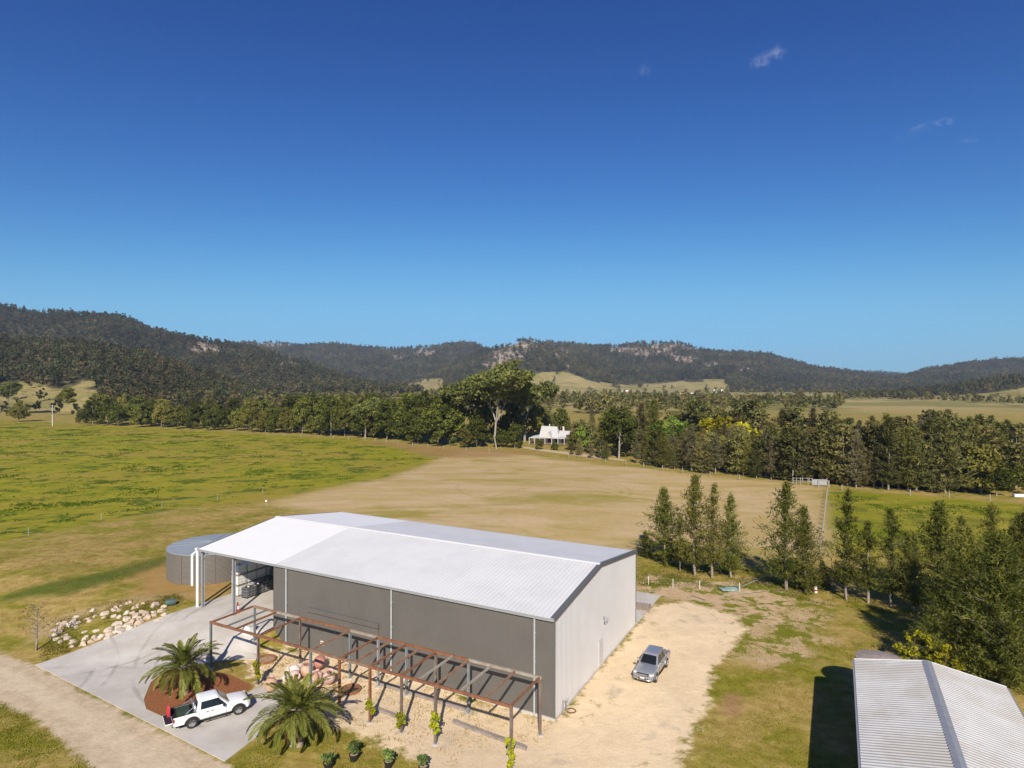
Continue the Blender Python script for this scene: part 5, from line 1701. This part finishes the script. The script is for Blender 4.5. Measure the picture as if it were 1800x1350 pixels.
# ---------------------------------------------------------------- storage cages under the open bay
def build_ibc():
    def cage(u, v, lvl, label, dark, group=None):
        x, y = xy_of(u, v)
        z0 = float(height(x, y)) + .05 + lvl * 1.17
        T = thing('storage_cage', label, 'storage tank', (x, y, z0), -TH, group)
        mb = MB()
        for dy in (-.5, 0, .5): mb.box((0, dy, .03), (1.0, .12, .06)); mb.box((0, dy, .10), (.12, .12, .08))
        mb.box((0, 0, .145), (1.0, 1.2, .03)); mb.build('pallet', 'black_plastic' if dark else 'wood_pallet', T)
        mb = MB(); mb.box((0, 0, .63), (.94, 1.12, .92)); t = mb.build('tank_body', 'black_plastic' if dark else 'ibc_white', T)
        b = t.modifiers.new('round', 'BEVEL'); b.width = .07; b.segments = 3
        MB().lathe([(.0, 1.16), (.12, 1.16), (.12, 1.08), (.15, 1.08)], 12).build('fill_cap', 'black_plastic' if not dark else 'ibc_white', T)
        mb = MB()
        for k in range(7):
            d = -.48 + .96 * k / 6
            for s in (-1, 1): mb.box((s * .5, d * 1.2, .64), (.02, .022, 1.0))
            for s in (-1, 1): mb.box((d, s * .6, .64), (.022, .02, 1.0))
        for z in (.2, .45, .8, 1.14):
            for s in (-1, 1): mb.box((s * .505, 0, z), (.02, 1.2, .026)); mb.box((0, s * .605, z), (1.0, .02, .026))
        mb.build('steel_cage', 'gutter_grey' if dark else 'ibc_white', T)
        return T
    for l in range(3): cage(41.0, 4.6, l, ('white storage tank at the bottom of the outermost stack', 'white storage tank in the middle of the outermost stack', 'white storage tank topping the outermost stack in the open bay')[l], False)
    rows = [(39.6, 4.7, 1), (39.6, 6.0, 1), (39.6, 7.3, 1), (39.6, 8.6, 2), (39.6, 9.9, 3), (39.6, 11.2, 3), (39.6, 12.5, 3), (39.6, 13.8, 3), (41.0, 6.0, 3), (41.0, 7.3, 3), (41.0, 8.6, 3), (41.0, 9.9, 3), (41.0, 11.2, 3), (41.0, 12.5, 3), (41.0, 13.8, 3), (38.3, 12.5, 3), (38.3, 13.8, 3)]
    for u, v, n in rows:
        for l in range(n):
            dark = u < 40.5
            lab = ('black caged storage tank in the front row on the floor of the open bay' if l == 0 and v < 8.5 and dark else 'black caged storage tank in the tall shaded stacks of the open bay') if dark else 'white caged storage tank in the outer stacks of the open bay'
            cage(u, v, l, lab, dark, 'front row of black storage tanks' if (l == 0 and v < 8.5 and dark) else ('stacked black storage tanks' if dark else 'stacked white storage tanks'))


build_ibc()


# ---------------------------------------------------------------- things on the yard
def build_yard():
    rnd = random.Random(9)
    # big clay urns behind the larger palm
    prof = [(.0, 0), (.20, 0), (.26, .04), (.44, .32), (.52, .62), (.47, .90), (.30, 1.08), (.24, 1.14), (.25, 1.22), (.32, 1.27), (.29, 1.27), (.20, 1.2), (.19, 1.1)]
    urns = [(476, 1216, 1.15, 'urn_terracotta', 0, 'orange clay urn nearest the white pickup'), (497, 1204, .9, 'urn_white', 80, 'pale clay urn lying on its side among the urns'), (512, 1194, .95, 'urn_pink', 85, 'dusty pink urn lying behind the palm crown'),
            (527, 1187, 1.0, 'urn_white', 75, 'whitish urn lying with its mouth to the road'), (541, 1190, 1.25, 'urn_terracotta', 15, 'tall clay urn with magenta mouth in the middle of the urns'), (558, 1184, 1.15, 'urn_red', 70, 'red-brown urn lying behind the pergola post'),
            (562, 1196, .85, 'urn_pink', 20, 'small pink urn in front of the red-brown one'), (577, 1202, 1.2, 'urn_pink', 25, 'big pinkish urn at the shed end of the group'), (553, 1206, .9, 'urn_terracotta', 75, 'ochre urn lying close behind the palm fronds')]
    for px, py, s, m, tilt, lab in urns:
        p = ground_at(px, py)
        T = thing('clay_urn', lab, 'urn', p, rnd.uniform(0, 6.28), 'clay urns behind the larger palm')
        rot = Matrix.Rotation(R(tilt), 3, 'X')
        up = .50 * s * math.sin(R(tilt)) if tilt > 40 else .2 * s * math.sin(R(tilt))
        s *= .86; MB().lathe([(r * s, z * s) for r, z in prof], 24, (0, 0, up), rot).build('urn_body', m, T, 40)
        MB().lathe([(.0, 1.08 * s), (.19 * s, 1.10 * s)], 20, (0, 0, up), rot).build('urn_mouth', 'magenta' if 'magenta' in lab else 'dark_opening', T, fix=False)
    # rusty hoops
    for px, py, r, lab in ((468, 1161, .85, 'rusty iron hoop lying on the grass by the pergola corner'), (617, 1214, .80, 'rusty iron hoop lying on the sand beside the palm shadow')):
        p = ground_at(px, py)
        T = thing('iron_hoop', lab, 'hoop', p)
        pts = [(r * math.cos(a), r * math.sin(a)) for a in np.linspace(0, 6.283, 33)[:-1]]
        mb = MB(); secs = [[(x * .97, y * .97, 0), (x * 1.03, y * 1.03, 0), (x * 1.03, y * 1.03, .22), (x * .97, y * .97, .22)] for x, y in pts]
        secs.append(secs[0]); mb.loft(secs, True, False).build('hoop_band', 'rust', T)
        MB().lathe([(0, .02), (r * .93, .02), (r * .95, 0)], 28).build('hoop_floor', 'brown_timber' if px > 600 else 'sand_pot', T)
    # long weathered beams on the sand
    for (a, b, w, lab) in (((797, 1270), (926, 1318), .34, 'long grey beam lying on open sand in front of the pergola'), ((667, 1203), (824, 1251), .30, 'longest grey beam lying under the rear of the pergola'), ((663, 1248), (700, 1262), .30, 'short grey beam lying between two front pergola posts')):
        p, q_ = ground_at(*a), ground_at(*b)
        T = thing('timber_beam', lab, 'beam', (p + q_) / 2, heading(p, q_))
        L = (q_ - p).length
        for i, off in enumerate((-.5, .5)):
            MB().box((rnd.uniform(-.06, .06), off * w * .54, .11), (L, w * .5, .2)).build('plank', 'grey_timber', T)
        for x in (-.4, .4): MB().box((x * L, 0, .005), (.1, w * 1.3, .03)).build('bearer', 'grey_timber', T)
    # lamp post by the sliding doors
    p = ground_at(601, 1153)
    T = thing('lamp_post', 'slim dark lamp post with white globe in front of the sliding doors', 'lamp', p)
    MB().tube((0, 0, -.1), (0, 0, 3.75), .055, .045, 10).build('pole', 'trim_dark', T, 40)
    MB().lathe([(0, 3.72), (.13, 3.76), (.2, 3.9), (.17, 4.05), (0, 4.12)], 16).build('globe', 'white_paint', T, 60)
    MB().path([(0, 0, 3.6), (.25, 0, 3.75), (.32, 0, 3.95)], [.02] * 3, 6).build('bracket', 'trim_dark', T)
    # red and white marker at the bay post
    p = ground_at(418, 1078)
    T = thing('marker_post', 'small red and white marker standing at the foot of the bay post', 'marker', p)
    MB().lathe([(.22, 0), (.22, .05), (.17, .07), (.14, .45)], 14).build('cone_base', 'red_cloth', T, 40)
    MB().lathe([(.14, .45), (.11, .8)], 14).build('white_band', 'white_paint', T, 40)
    MB().lathe([(.11, .8), (.06, 1.15), (0, 1.16)], 14).build('cone_tip', 'red_cloth', T, 40)
    # taps and hose at the gable corner
    p = ground_at(990, 1256)
    T = thing('tap_stand', 'pair of thin standpipes at the white gable corner', 'tap', p)
    for dx in (0, .28):
        mb = MB(); mb.tube((dx, dx * .6, -.1), (dx, dx * .6, 1.15), .03, n=8); mb.path([(dx, dx * .6, 1.1), (dx + .12, dx * .6, 1.18), (dx + .18, dx * .6, 1.05)], [.03] * 3, 6); mb.build('standpipe', 'steel_grey', T, 40)
    p = ground_at(1004, 1251)
    T = thing('hose_coil', 'coil of brown hose lying on the sand by the standpipes', 'hose', p)
    mb = MB(); mb.path([((.36 + .03 * math.sin(a * .37)) * math.cos(a), (.36 + .03 * math.cos(a * .6)) * math.sin(a), .03 + .006 * a) for a in np.linspace(0, 18, 60)], [.025] * 60, 6); mb.build('hose_loops', 'brown_timber', T, 60)
    # stack of pallets on the far apron
    p = ground_at(1128, 1070)
    T = thing('pallet_stack', 'grey timber pallets stacked on the slab behind the shed corner', 'pallet', (p.x, p.y, .05), -TH + .1)
    for l in range(3):
        z = l * .15
        Pq = MB().box((0, 0, z + .02), (1.9, 1.3, .03)).build('pallet', 'grey_timber', T)
        for k in range(6): MB().box((-.85 + k * .34, rnd.uniform(-.03, .03), z + .125), (.2, 1.3, .025)).build('slat', 'grey_timber', Pq)
        for k in (-.55, 0, .55): MB().box((0, k, z + .07), (1.9, .09, .08)).build('bearer', 'wood_pallet', Pq)
    # pot plants at the bottom of the picture
    for px, py, s, has, lab in ((622, 1337, 1.0, True, 'black pot with leafy plant nearest the larger palm'), (683, 1349, 1.0, True, 'black pot with leafy plant second along from the larger palm'), (577, 1352, .9, False, 'dark spiky plant at the bottom edge below the larger palm'), (744, 1358, 1.0, True, 'leafy green plant at the bottom edge, farthest from the palm')):
        p = ground_at(px, py)
        T = thing('potted_plant', lab, 'plant', p, rnd.uniform(0, 6))
        MB().lathe([(.0, 0), (.22, 0), (.30, .42), (.33, .42), (.33, .47), (.28, .47), (.27, .40), (0, .40)], 18).build('pot', 'black_plastic', T, 40)
        MB().lathe([(0, .41), (.27, .405)], 16).build('soil', 'sand_pot', T, fix=False)
        c = clump_crown('leaves', [(rnd.uniform(-.25, .25), rnd.uniform(-.25, .25), rnd.uniform(.6, 1.15)) for _ in range(9)], [.2] * 9, 26, .11, 'leaf_pot')
        mesh_obj('leaves', c, T)
        mb = MB()
        for _ in range(5): mb.path([(0, 0, .4), (rnd.uniform(-.15, .15), rnd.uniform(-.15, .15), .75), (rnd.uniform(-.25, .25), rnd.uniform(-.25, .25), 1.1)], [.015, .012, .005], 5)
        mb.build('stems', 'bark_dark', T)
    # vines climbing the front posts
    for u, z0, z1, w, lab in ((24.3, .7, 2.0, .40, 'yellow-green vine on the front pergola post near the urns'), (12.15, .6, 1.7, .35, 'sparse vine on the rusty post beside the larger palm'), (9.2, .5, 1.5, .42, 'round tuft of yellow vine on a pergola post'), (6.2, .9, 2.3, .40, 'medium yellow vine on the pergola post above the grey beam'), (2.3 * 0 + 6.2 - 3.0, 0, 0, 0, ''), (.15, .2, 2.1, .36, 'tall yellow vine on the last front pergola post')):
        if not lab: continue
        x, y = xy_of(u, -6.68)
        T = thing('climbing_vine', lab, 'vine', (x, y, 0), -TH)
        n = int(6 + (z1 - z0) * 5)
        me = clump_crown('leaves', [(rnd.uniform(-w, w) * .55, rnd.uniform(-w, w) * .55 - .05, z0 + (z1 - z0) * (i + .5) / n) for i in range(n)], [w * .5] * n, 30, .10, 'leaf_vine')
        mesh_obj('leaves', me, T)
        MB().path([(.13, -.1, 0), (.1, -.12, z0), (-.1, -.12, (z0 + z1) / 2), (.08, -.12, z1)], [.02, .018, .014, .008], 5).build('stem', 'bark_dark', T)
    # sapling with a few dry leaves by the road
    p = ground_at(64, 1143)
    T = thing('young_tree', 'nearly bare sapling with a few brown leaves beside the rock heap', 'tree', p)
    mb = MB(); mb.path([(0, 0, -.1), (.03, 0, 1.2), (0, .05, 2.4), (.08, 0, 4.2)], [.11, .085, .06, .012], 7)
    tips = []
    for i in range(26):
        z = 1.3 + 2.6 * i / 26; a = i * 2.4; ln = 1.5 * (1 - .55 * (z - 1.3) / 2.9)
        e = (math.cos(a) * ln, math.sin(a) * ln, z + .75)
        mb.path([(0, 0, z), (e[0] * .5, e[1] * .5, z + .45), e], [.028, .018, .006], 4); tips.append(e)
        tips.append((e[0] * .6, e[1] * .6, z + .5))
    mb.build('trunk', 'bark_grey', T, 50)
    mesh_obj('leaves', clump_crown('leaves', tips, [.28] * len(tips), 7, .075, 'leaf_dry'), T)
    # turquoise sheet, poles and stones beyond the yard
    p = ground_at(1282, 1037)
    T = thing('tarp_sheet', 'turquoise sheet lying on rough ground beyond the sandy yard', 'tarp', p, .2)
    vs = []; fs = []
    for i in range(7):
        for j in range(5): vs.append((-1.2 + .4 * i + rnd.uniform(-.05, .05), -.7 + .35 * j + rnd.uniform(-.05, .05), .10 + .12 * rnd.random()))
    for i in range(6):
        for j in range(4): fs.append((i * 5 + j, (i + 1) * 5 + j, (i + 1) * 5 + j + 1, i * 5 + j + 1))
    t_ = MB().add(vs, fs).build('folded_sheet', 'tarp_teal', T, 60); t_.modifiers.new('thickness', 'SOLIDIFY').thickness = .03
    for i, (a, b, lab) in enumerate((((1268, 1050), (1352, 1040), 'long pale pole on the rough ground past the turquoise sheet'), ((1300, 1034), (1345, 1017), 'grey pole slanting away behind the turquoise sheet'), ((1215, 1048), (1240, 1056), 'short pale log at the edge of the sandy yard'))):
        p, q_ = ground_at(*a), ground_at(*b)
        T = thing('timber_pole', lab, 'pole', (p + q_) / 2, heading(p, q_)); L = (q_ - p).length
        MB().path([(-L / 2, 0, .1), (0, .08, .13), (L / 2, 0, .1)], [.07, .06, .05], 7).build('log', 'grey_timber' if i == 1 else 'bark_pale', T, 60)
        MB().lathe([(0, -.02), (.065, -.02), (.065, .01), (0, .01)], 8, (-L / 2, 0, .1), Matrix.Rotation(R(90), 3, 'Y')).build('log_end', 'rock_pale', T)
    p = ground_at(1434, 1042)
    T = thing('plastic_drum', 'white drum with red band under the casuarinas', 'drum', p)
    T.scale = (.62, .62, .8)
    MB().lathe([(0, 0), (.28, 0), (.3, .04), (.3, .86), (.26, .92), (0, .92)], 18).build('drum_body', 'white_paint', T, 40)
    MB().lathe([(.305, .30), (.31, .31), (.31, .52), (.305, .53)], 18).build('drum_band', 'lamp_red', T, 40)
    # stump-like box on the concrete edge by the bay wall
    for u, v, lab in ((31.6, -1.7, 'white concrete block at the foot of the bay wall'),):
        x, y = xy_of(u, v)
        T = thing('concrete_block', lab, 'block', (x, y, float(height(x, y))), -TH)
        MB().box((0, 0, .35), (1.0, .7, .9)).build('block', 'white_paint', T)
        MB().box((0, 0, .81), (1.1, .8, .04)).build('cap', 'concrete', T)


build_yard()


# ---------------------------------------------------------------- fences, pole, house
def build_fence(name, label, pts, post_h, wires, mat, step=None, post_r=.07, post_mat=None):
    P = [ground_at(*p) for p in pts]
    if step:
        Q = []
        for a, b in zip(P[:-1], P[1:]):
            n = max(1, int((b - a).length / step))
            for i in range(n): Q.append(a.lerp(b, i / n))
        Q.append(P[-1]); P = Q
    P = [Vector((p.x, p.y, float(height(p.x, p.y)))) for p in P]
    T = thing(name, label, 'fence', P[0])
    o = P[0]
    pm = MB().tube((0, 0, -.2), (0, 0, post_h), post_r, n=6).mesh('post', mat)
    for p in P:
        c = mesh_obj('post', pm, T); c.location = p - o
    for k in range(wires):
        z = post_h * (.35 + .6 * k / max(1, wires - 1)) if wires > 1 else post_h * .85
        mb = MB()
        for a, b in zip(P[:-1], P[1:]): mb.tube(a - o + Vector((0, 0, z)), b - o + Vector((0, 0, z)), .006, n=3, cap=False)
        mb.build('wire', 'gutter_grey', T)
    return T


def build_rural():
    build_fence('wire_fence', 'light wire fence between the brown strip and the green paddock', [(-120, 966), (50, 941), (178, 915), (285, 893), (382, 880), (462, 866)], 1.25, 2, 'gutter_grey', None, .05)
    build_fence('wire_fence', 'short white-posted fence beside the shed corner', [(1140, 1028), (1183, 1033), (1230, 1036), (1300, 1040)], 1.1, 3, 'pipe_white', None, .035)
    build_fence('post_fence', 'post fence running away along the bright green strip', [(1441, 975), (1446, 940), (1450, 900), (1454, 866)], 1.3, 3, 'grey_timber', 4.0, .12)
    build_fence('post_fence', 'pale post fence along the front of the wood', [(1000, 806), (1100, 818), (1200, 832), (1300, 844), (1400, 852)], 1.5, 2, 'grey_timber', 7.0, .12)
    build_fence('post_fence', 'post fence at the foot of the long tree row', [(470, 766), (560, 770), (640, 774), (700, 781), (780, 790), (860, 795)], 1.5, 2, 'bark_pale', 8.0, .13)
    build_fence('post_fence', 'post fence along the far edge of the green strip', [(1480, 862), (1600, 871), (1740, 880), (1830, 886)], 1.4, 2, 'bark_pale', 7.0, .12)
    for px, py, lab in ((468, 893, 'single white marker post with round head behind the shed roof'),):
        p = ground_at(px, py); T = thing('marker_stake', lab, 'post', p)
        MB().tube((0, 0, -.1), (0, 0, 1.2), .05, n=6).build('stake', 'grey_timber', T); MB().lathe([(0, 1.15), (.18, 1.2), (.22, 1.36), (.14, 1.5), (0, 1.54)], 10).build('head', 'pipe_white', T, 60)
    # utility pole
    p = ground_at(92, 749)
    T = thing('utility_pole', 'pale utility pole at the far edge of the green paddock', 'pole', p)
    MB().tube((0, 0, -.5), (0, 0, 12.3), .17, .12, 8).build('pole_shaft', 'white_paint', T, 50)
    MB().box((0, 0, 11.6), (2.6, .16, .2)).build('crossarm', 'grey_timber', T)
    for x in (-1.1, 0, 1.1): MB().lathe([(.05, 11.7), (.09, 11.8), (.05, 11.95), (0, 11.96)], 8, (x, 0, 0)).build('insulator', 'white_paint', T)
    # cattle yard with a sheet-clad race
    p = ground_at(1432, 853)
    T = thing('stock_yard', 'pale sheet-clad cattle race at the paddock corner', 'cattle yard', p, -.12)
    MB().slab([(-.6, 0, .1), (2.9, 0, .1), (2.9, 0, 1.5), (-.6, 0, 1.5)], .06).build('clad_panel', 'gutter_grey', T)
    for x in (-5.2, -3.4, -1.6, -.6, 2.9): MB().box((x, .05, .9), (.16, .16, 1.9)).build('post', 'grey_timber', T)
    for z in (1.0, 1.7): MB().box((-2.9, .05, z), (4.6, .06, .09)).build('rail', 'gutter_grey', T)
    p = ground_at(1449, 857)
    T = thing('timber_gate_frame', 'brown timber frame closing the fence line at the cattle yard', 'gate', p, -.1)
    for x in (-1.4, 1.0): MB().box((x, 0, .8), (.3, .3, 1.9)).build('post', 'grey_timber', T)
    MB().box((-.2, 0, 1.65), (2.7, .2, .2)).build('rail', 'grey_timber', T)
    p = ground_at(1466, 850)
    T = thing('timber_gate_frame', 'white rail frame beside the cattle race under the trees', 'gate', p, -.12)
    for x in (-2.6, 2.0): MB().box((x, 0, .8), (.25, .2, 1.8)).build('post', 'white_paint', T)
    MB().box((-.3, 0, 1.65), (4.8, .18, .2)).build('rail', 'white_paint', T)
    p = ground_at(1795, 874)
    T = thing('white_trough', 'white trough at the picture edge beside the wood', 'trough', p, -.1)
    MB().loft([[(-1.6, -.4, .1), (1.6, -.4, .1), (1.6, .4, .1), (-1.6, .4, .1)], [(-1.7, -.5, .8), (1.7, -.5, .8), (1.7, .5, .8), (-1.7, .5, .8)]]).build('basin', 'white_paint', T)
    MB().box((0, 0, .805), (3.1, .8, .02)).build('water', 'glass_dark', T)
    build_house()
    for px, py, s, lab, far in ((1208, 699, 1.0, 'tiny white farmhouse in the tan fields of the middle distance', True), (1098, 690, .8, 'tiny pale building at the foot of the mesa', True), (1712, 690, .9, 'small pale farm building below the sloping pasture', True), (1262, 690, 1.0, 'tiny pale shed near the foot of the range', True)):
        p = ground_at(px, py)
        T = thing('farm_building', lab, 'building', p, random.uniform(-.4, .4)); T.scale = (s * 1.4,) * 3
        MB().box((0, 0, 1.6), (16, 9, 3.2)).build('wall', 'cream_wall', T)
        MB().loft([[(-8.6, -5.2, 3.1), (-8.6, 5.2, 3.1), (-8.6, 0, 6.2)], [(8.6, -5.2, 3.1), (8.6, 5.2, 3.1), (8.6, 0, 6.2)]]).build('roof', 'white_paint', T)
        for x in (-5, 0, 5): MB().box((x, -4.52, 1.6), (1.8, .1, 1.6)).build('window', 'dark_opening', T)


def build_house():
    p = ground_at(966, 780)
    T = thing('homestead', 'white-roofed homestead with dark gable and verandah posts among the trees', 'house', p, R(-14))
    roof = 'house_white'
    MB().box((1.0, 1.0, 1.6), (13.0, 8.0, 3.2)).build('wall', 'cream_wall', T)
    # main steep roof, gable end to the left front
    MB().loft([[(-3.6, -4.4, 3.1), (-3.6, 6.4, 3.1), (-3.6, 1.0, 7.4)], [(4.6, -4.4, 3.1), (4.6, 6.4, 3.1), (3.0, 1.0, 7.2)]]).build('main_roof', roof, T)
    MB().loft([[(-3.66, -2.6, 3.5), (-3.66, 4.6, 3.5), (-3.66, 1.0, 6.5)], [(-3.72, -2.6, 3.5), (-3.72, 4.6, 3.5), (-3.72, 1.0, 6.5)]]).build('gable_panel', 'brown_timber', T)
    # wing
    MB().loft([[(4.2, -3.2, 3.2), (4.2, 5.0, 3.2), (4.2, .9, 5.6)], [(10.0, -3.2, 3.2), (10.0, 5.0, 3.2), (9.0, .9, 5.5)]]).build('wing_roof', roof, T)
    # front gable porch
    MB().loft([[(-.9, -6.4, 2.9), (2.1, -6.4, 2.9), (.6, -6.4, 5.2)], [(-.9, 0, 3.4), (2.1, 0, 3.4), (.6, 0, 6.0)]]).build('porch_roof', roof, T)
    MB().loft([[(-7.6, -6.2, 2.75), (10.4, -6.2, 2.75), (10.4, -6.2, 2.9), (-7.6, -6.2, 2.9)], [(-6.0, -2.6, 3.3), (9.6, -2.6, 3.3), (9.6, -2.6, 3.45), (-6.0, -2.6, 3.45)]]).build('verandah_roof', roof, T)
    MB().loft([[(-7.6, -6.2, 2.75), (-7.6, 6.0, 2.75), (-7.6, 6.0, 2.9), (-7.6, -6.2, 2.9)], [(-3.7, -3.0, 3.5), (-3.7, 5.0, 3.5), (-3.7, 5.0, 3.7), (-3.7, -3.0, 3.7)]]).build('verandah_roof', roof, T)
    for x in (-7.4, -5.2, -3.0, -.8, 2.0, 4.6, 7.2, 10.2): MB().box((x, -6.0, 1.4), (.24, .24, 2.8)).build('verandah_post', roof, T)
    for y in (-2.6, .8, 4.2): MB().box((-7.4, y, 1.4), (.24, .24, 2.8)).build('verandah_post', roof, T)
    for x in (-4.0, 0.6, 3.4, 6.4):
        W = MB().box((x, -3.03, 1.7), (1.5, .1, 1.7)).build('window', 'dark_opening', T)
        MB().box((x, -3.09, .82), (1.7, .08, .1)).build('sill', roof, W)
    MB().box((5.6, 2.0, 6.2), (.7, .7, 2.0)).build('chimney', 'cream_wall', T)
    MB().box((-.4, 2.4, 7.4), (.5, .5, 1.4)).build('flue', roof, T)
    MB().box((1.4, -3.2, .25), (17.5, 6.2, .3)).build('verandah_floor', 'brown_timber', T)


build_rural()


# ---------------------------------------------------------------- grass and weeds
def tufts(name, label, px_poly, n, h, mat, spread=.22, blades=6, reject=(), wide=.02, freq=.28, sharp=1.3, bias=.5):
    w = np.array([[*ground_at(*p)[:2]] for p in px_poly])
    rng = np.random.default_rng(abs(hash(label)) % 1000 if False else len(label) * 7 + n)
    P = np.stack([rng.uniform(w[:, 0].min(), w[:, 0].max(), n * 6), rng.uniform(w[:, 1].min(), w[:, 1].max(), n * 6)], 1)
    ok = sdist(P, w) > 0
    P = P[ok]
    nz = np.array([mnoise.noise(Vector((p[0] * freq, p[1] * freq, 1.0))) + .4 * mnoise.noise(Vector((p[0] * freq * 3.1, p[1] * freq * 3.1, 4.0))) for p in P])
    ok = rng.random(len(P)) < np.clip(bias + nz * sharp, .02, 1)
    for r_ in reject: ok &= sdist(P, r_) < -.1
    P = P[ok][:n]
    Z = height(P[:, 0], P[:, 1])
    m = len(P)
    C = np.repeat(np.stack([P[:, 0], P[:, 1], Z], 1), blades, 0)
    k = len(C)
    hh = h * (.5 + rng.random(k))
    D = rng.normal(size=(k, 3)) * .45; D[:, 2] = 1
    C[:, :2] += rng.normal(size=(k, 2)) * spread
    D /= np.linalg.norm(D, axis=1, keepdims=True)
    C2 = C + D * hh[:, None] * .5
    t = np.repeat(np.clip(.5 + .3 * rng.normal(size=m), 0, 1), blades)
    me = leaf_quads(name, C2, D, hh * .55, wide * (.7 + .8 * rng.random(k)), t, mat)
    return tag(mesh_obj(name, me), label, 'grass', kind='stuff')


DRIVE = np.array(drive)
YARD = REGION['d_yard']; ROADP = REGION['d_road']; MULCH = REGION['d_mulch']
tufts('grass', 'rough grass in the corner below the dirt road', [(-120, 1225), (0, 1236), (60, 1270), (110, 1306), (160, 1352), (150, 1400), (-200, 1400)], 3000, .10, 'grass_green', .18, 6, (ROADP,))
tufts('grass', 'short grass round the larger palm', [(398, 1345), (500, 1262), (545, 1268), (640, 1305), (770, 1352), (780, 1400), (380, 1400)], 2600, .07, 'grass_green', .15, 6, (DRIVE, ROADP))
tufts('grass', 'weedy grass between the sandy yard and the ribbed-roof shed', [(1190, 1352), (1245, 1240), (1270, 1160), (1320, 1110), (1400, 1050), (1520, 1070), (1600, 1110), (1500, 1170), (1440, 1352), (1440, 1420), (1150, 1420)], 4000, .08, 'grass_green', .2, 6, (YARD,))
tufts('grass', 'weeds growing between the heaped rocks', [(75, 1140), (100, 1080), (180, 1060), (310, 1045), (340, 1060), (180, 1120), (70, 1165)], 1800, .10, 'grass_green', .2, 6, (DRIVE, ROADP))
tufts('grass', 'dry stalks on the brown strip behind the tank', [(-50, 1040), (0, 975), (280, 920), (480, 895), (480, 905), (300, 985), (180, 1040), (0, 1100)], 3500, .10, 'grass_dry', .25, 5, (DRIVE,))
tufts('grass', 'green grass under the line of casuarinas', [(1120, 985), (1300, 1000), (1420, 1030), (1600, 1070), (1600, 1085), (1450, 1065), (1330, 1035), (1120, 1030)], 3000, .14, 'grass_green', .25, 6, ())
tufts('grass', 'thin tufts scattered over the pergola sand', [(425, 1160), (500, 1132), (700, 1190), (970, 1272), (960, 1300), (800, 1340), (600, 1270), (450, 1215)], 900, .12, 'grass_dry', .18, 7, (DRIVE, MULCH))

foliage_mat('weed_green', (.045, .080, .006), (.105, .150, .014), (.1, .12, .02), .0, .3, 1.0)
tufts('weeds', 'dark green weed clumps dotted over the lush paddock', [(-350, 790), (0, 748), (250, 758), (500, 772), (680, 786), (720, 800), (680, 830), (520, 862), (400, 880), (200, 905), (0, 945), (-350, 1000)], 9000, .22, 'weed_green', .55, 6, (), .16, .075, 3.2, -.55)
tufts('weeds', 'weed clumps dotted over the bright green strip', [(1460, 870), (1600, 876), (1830, 895), (1830, 980), (1460, 960)], 600, .18, 'weed_green', .5, 6, (), .14, .085, 3.0, -.5)


# ---------------------------------------------------------------- the air between here and the ranges
def build_haze():
    m = bpy.data.materials.new('haze_air'); m.use_nodes = True
    t = m.node_tree; t.nodes.clear()
    pv = t.nodes.new('ShaderNodeVolumePrincipled')
    pv.inputs['Color'].default_value = (.62, .76, 1.0, 1)
    pv.inputs['Density'].default_value = HAZE
    pv.inputs['Anisotropy'].default_value = 0.0
    o = t.nodes.new('ShaderNodeOutputMaterial'); t.links.new(pv.outputs[0], o.inputs['Volume'])
    mb = MB(); mb.box((0, 3200, 190), (15000, 9600, 400))
    ob = mb.build('haze', m); tag(ob, 'thin blue air between the yard and the ranges', 'haze', kind='stuff')


HAZE = 0.000072
if HAZE > 0: build_haze()
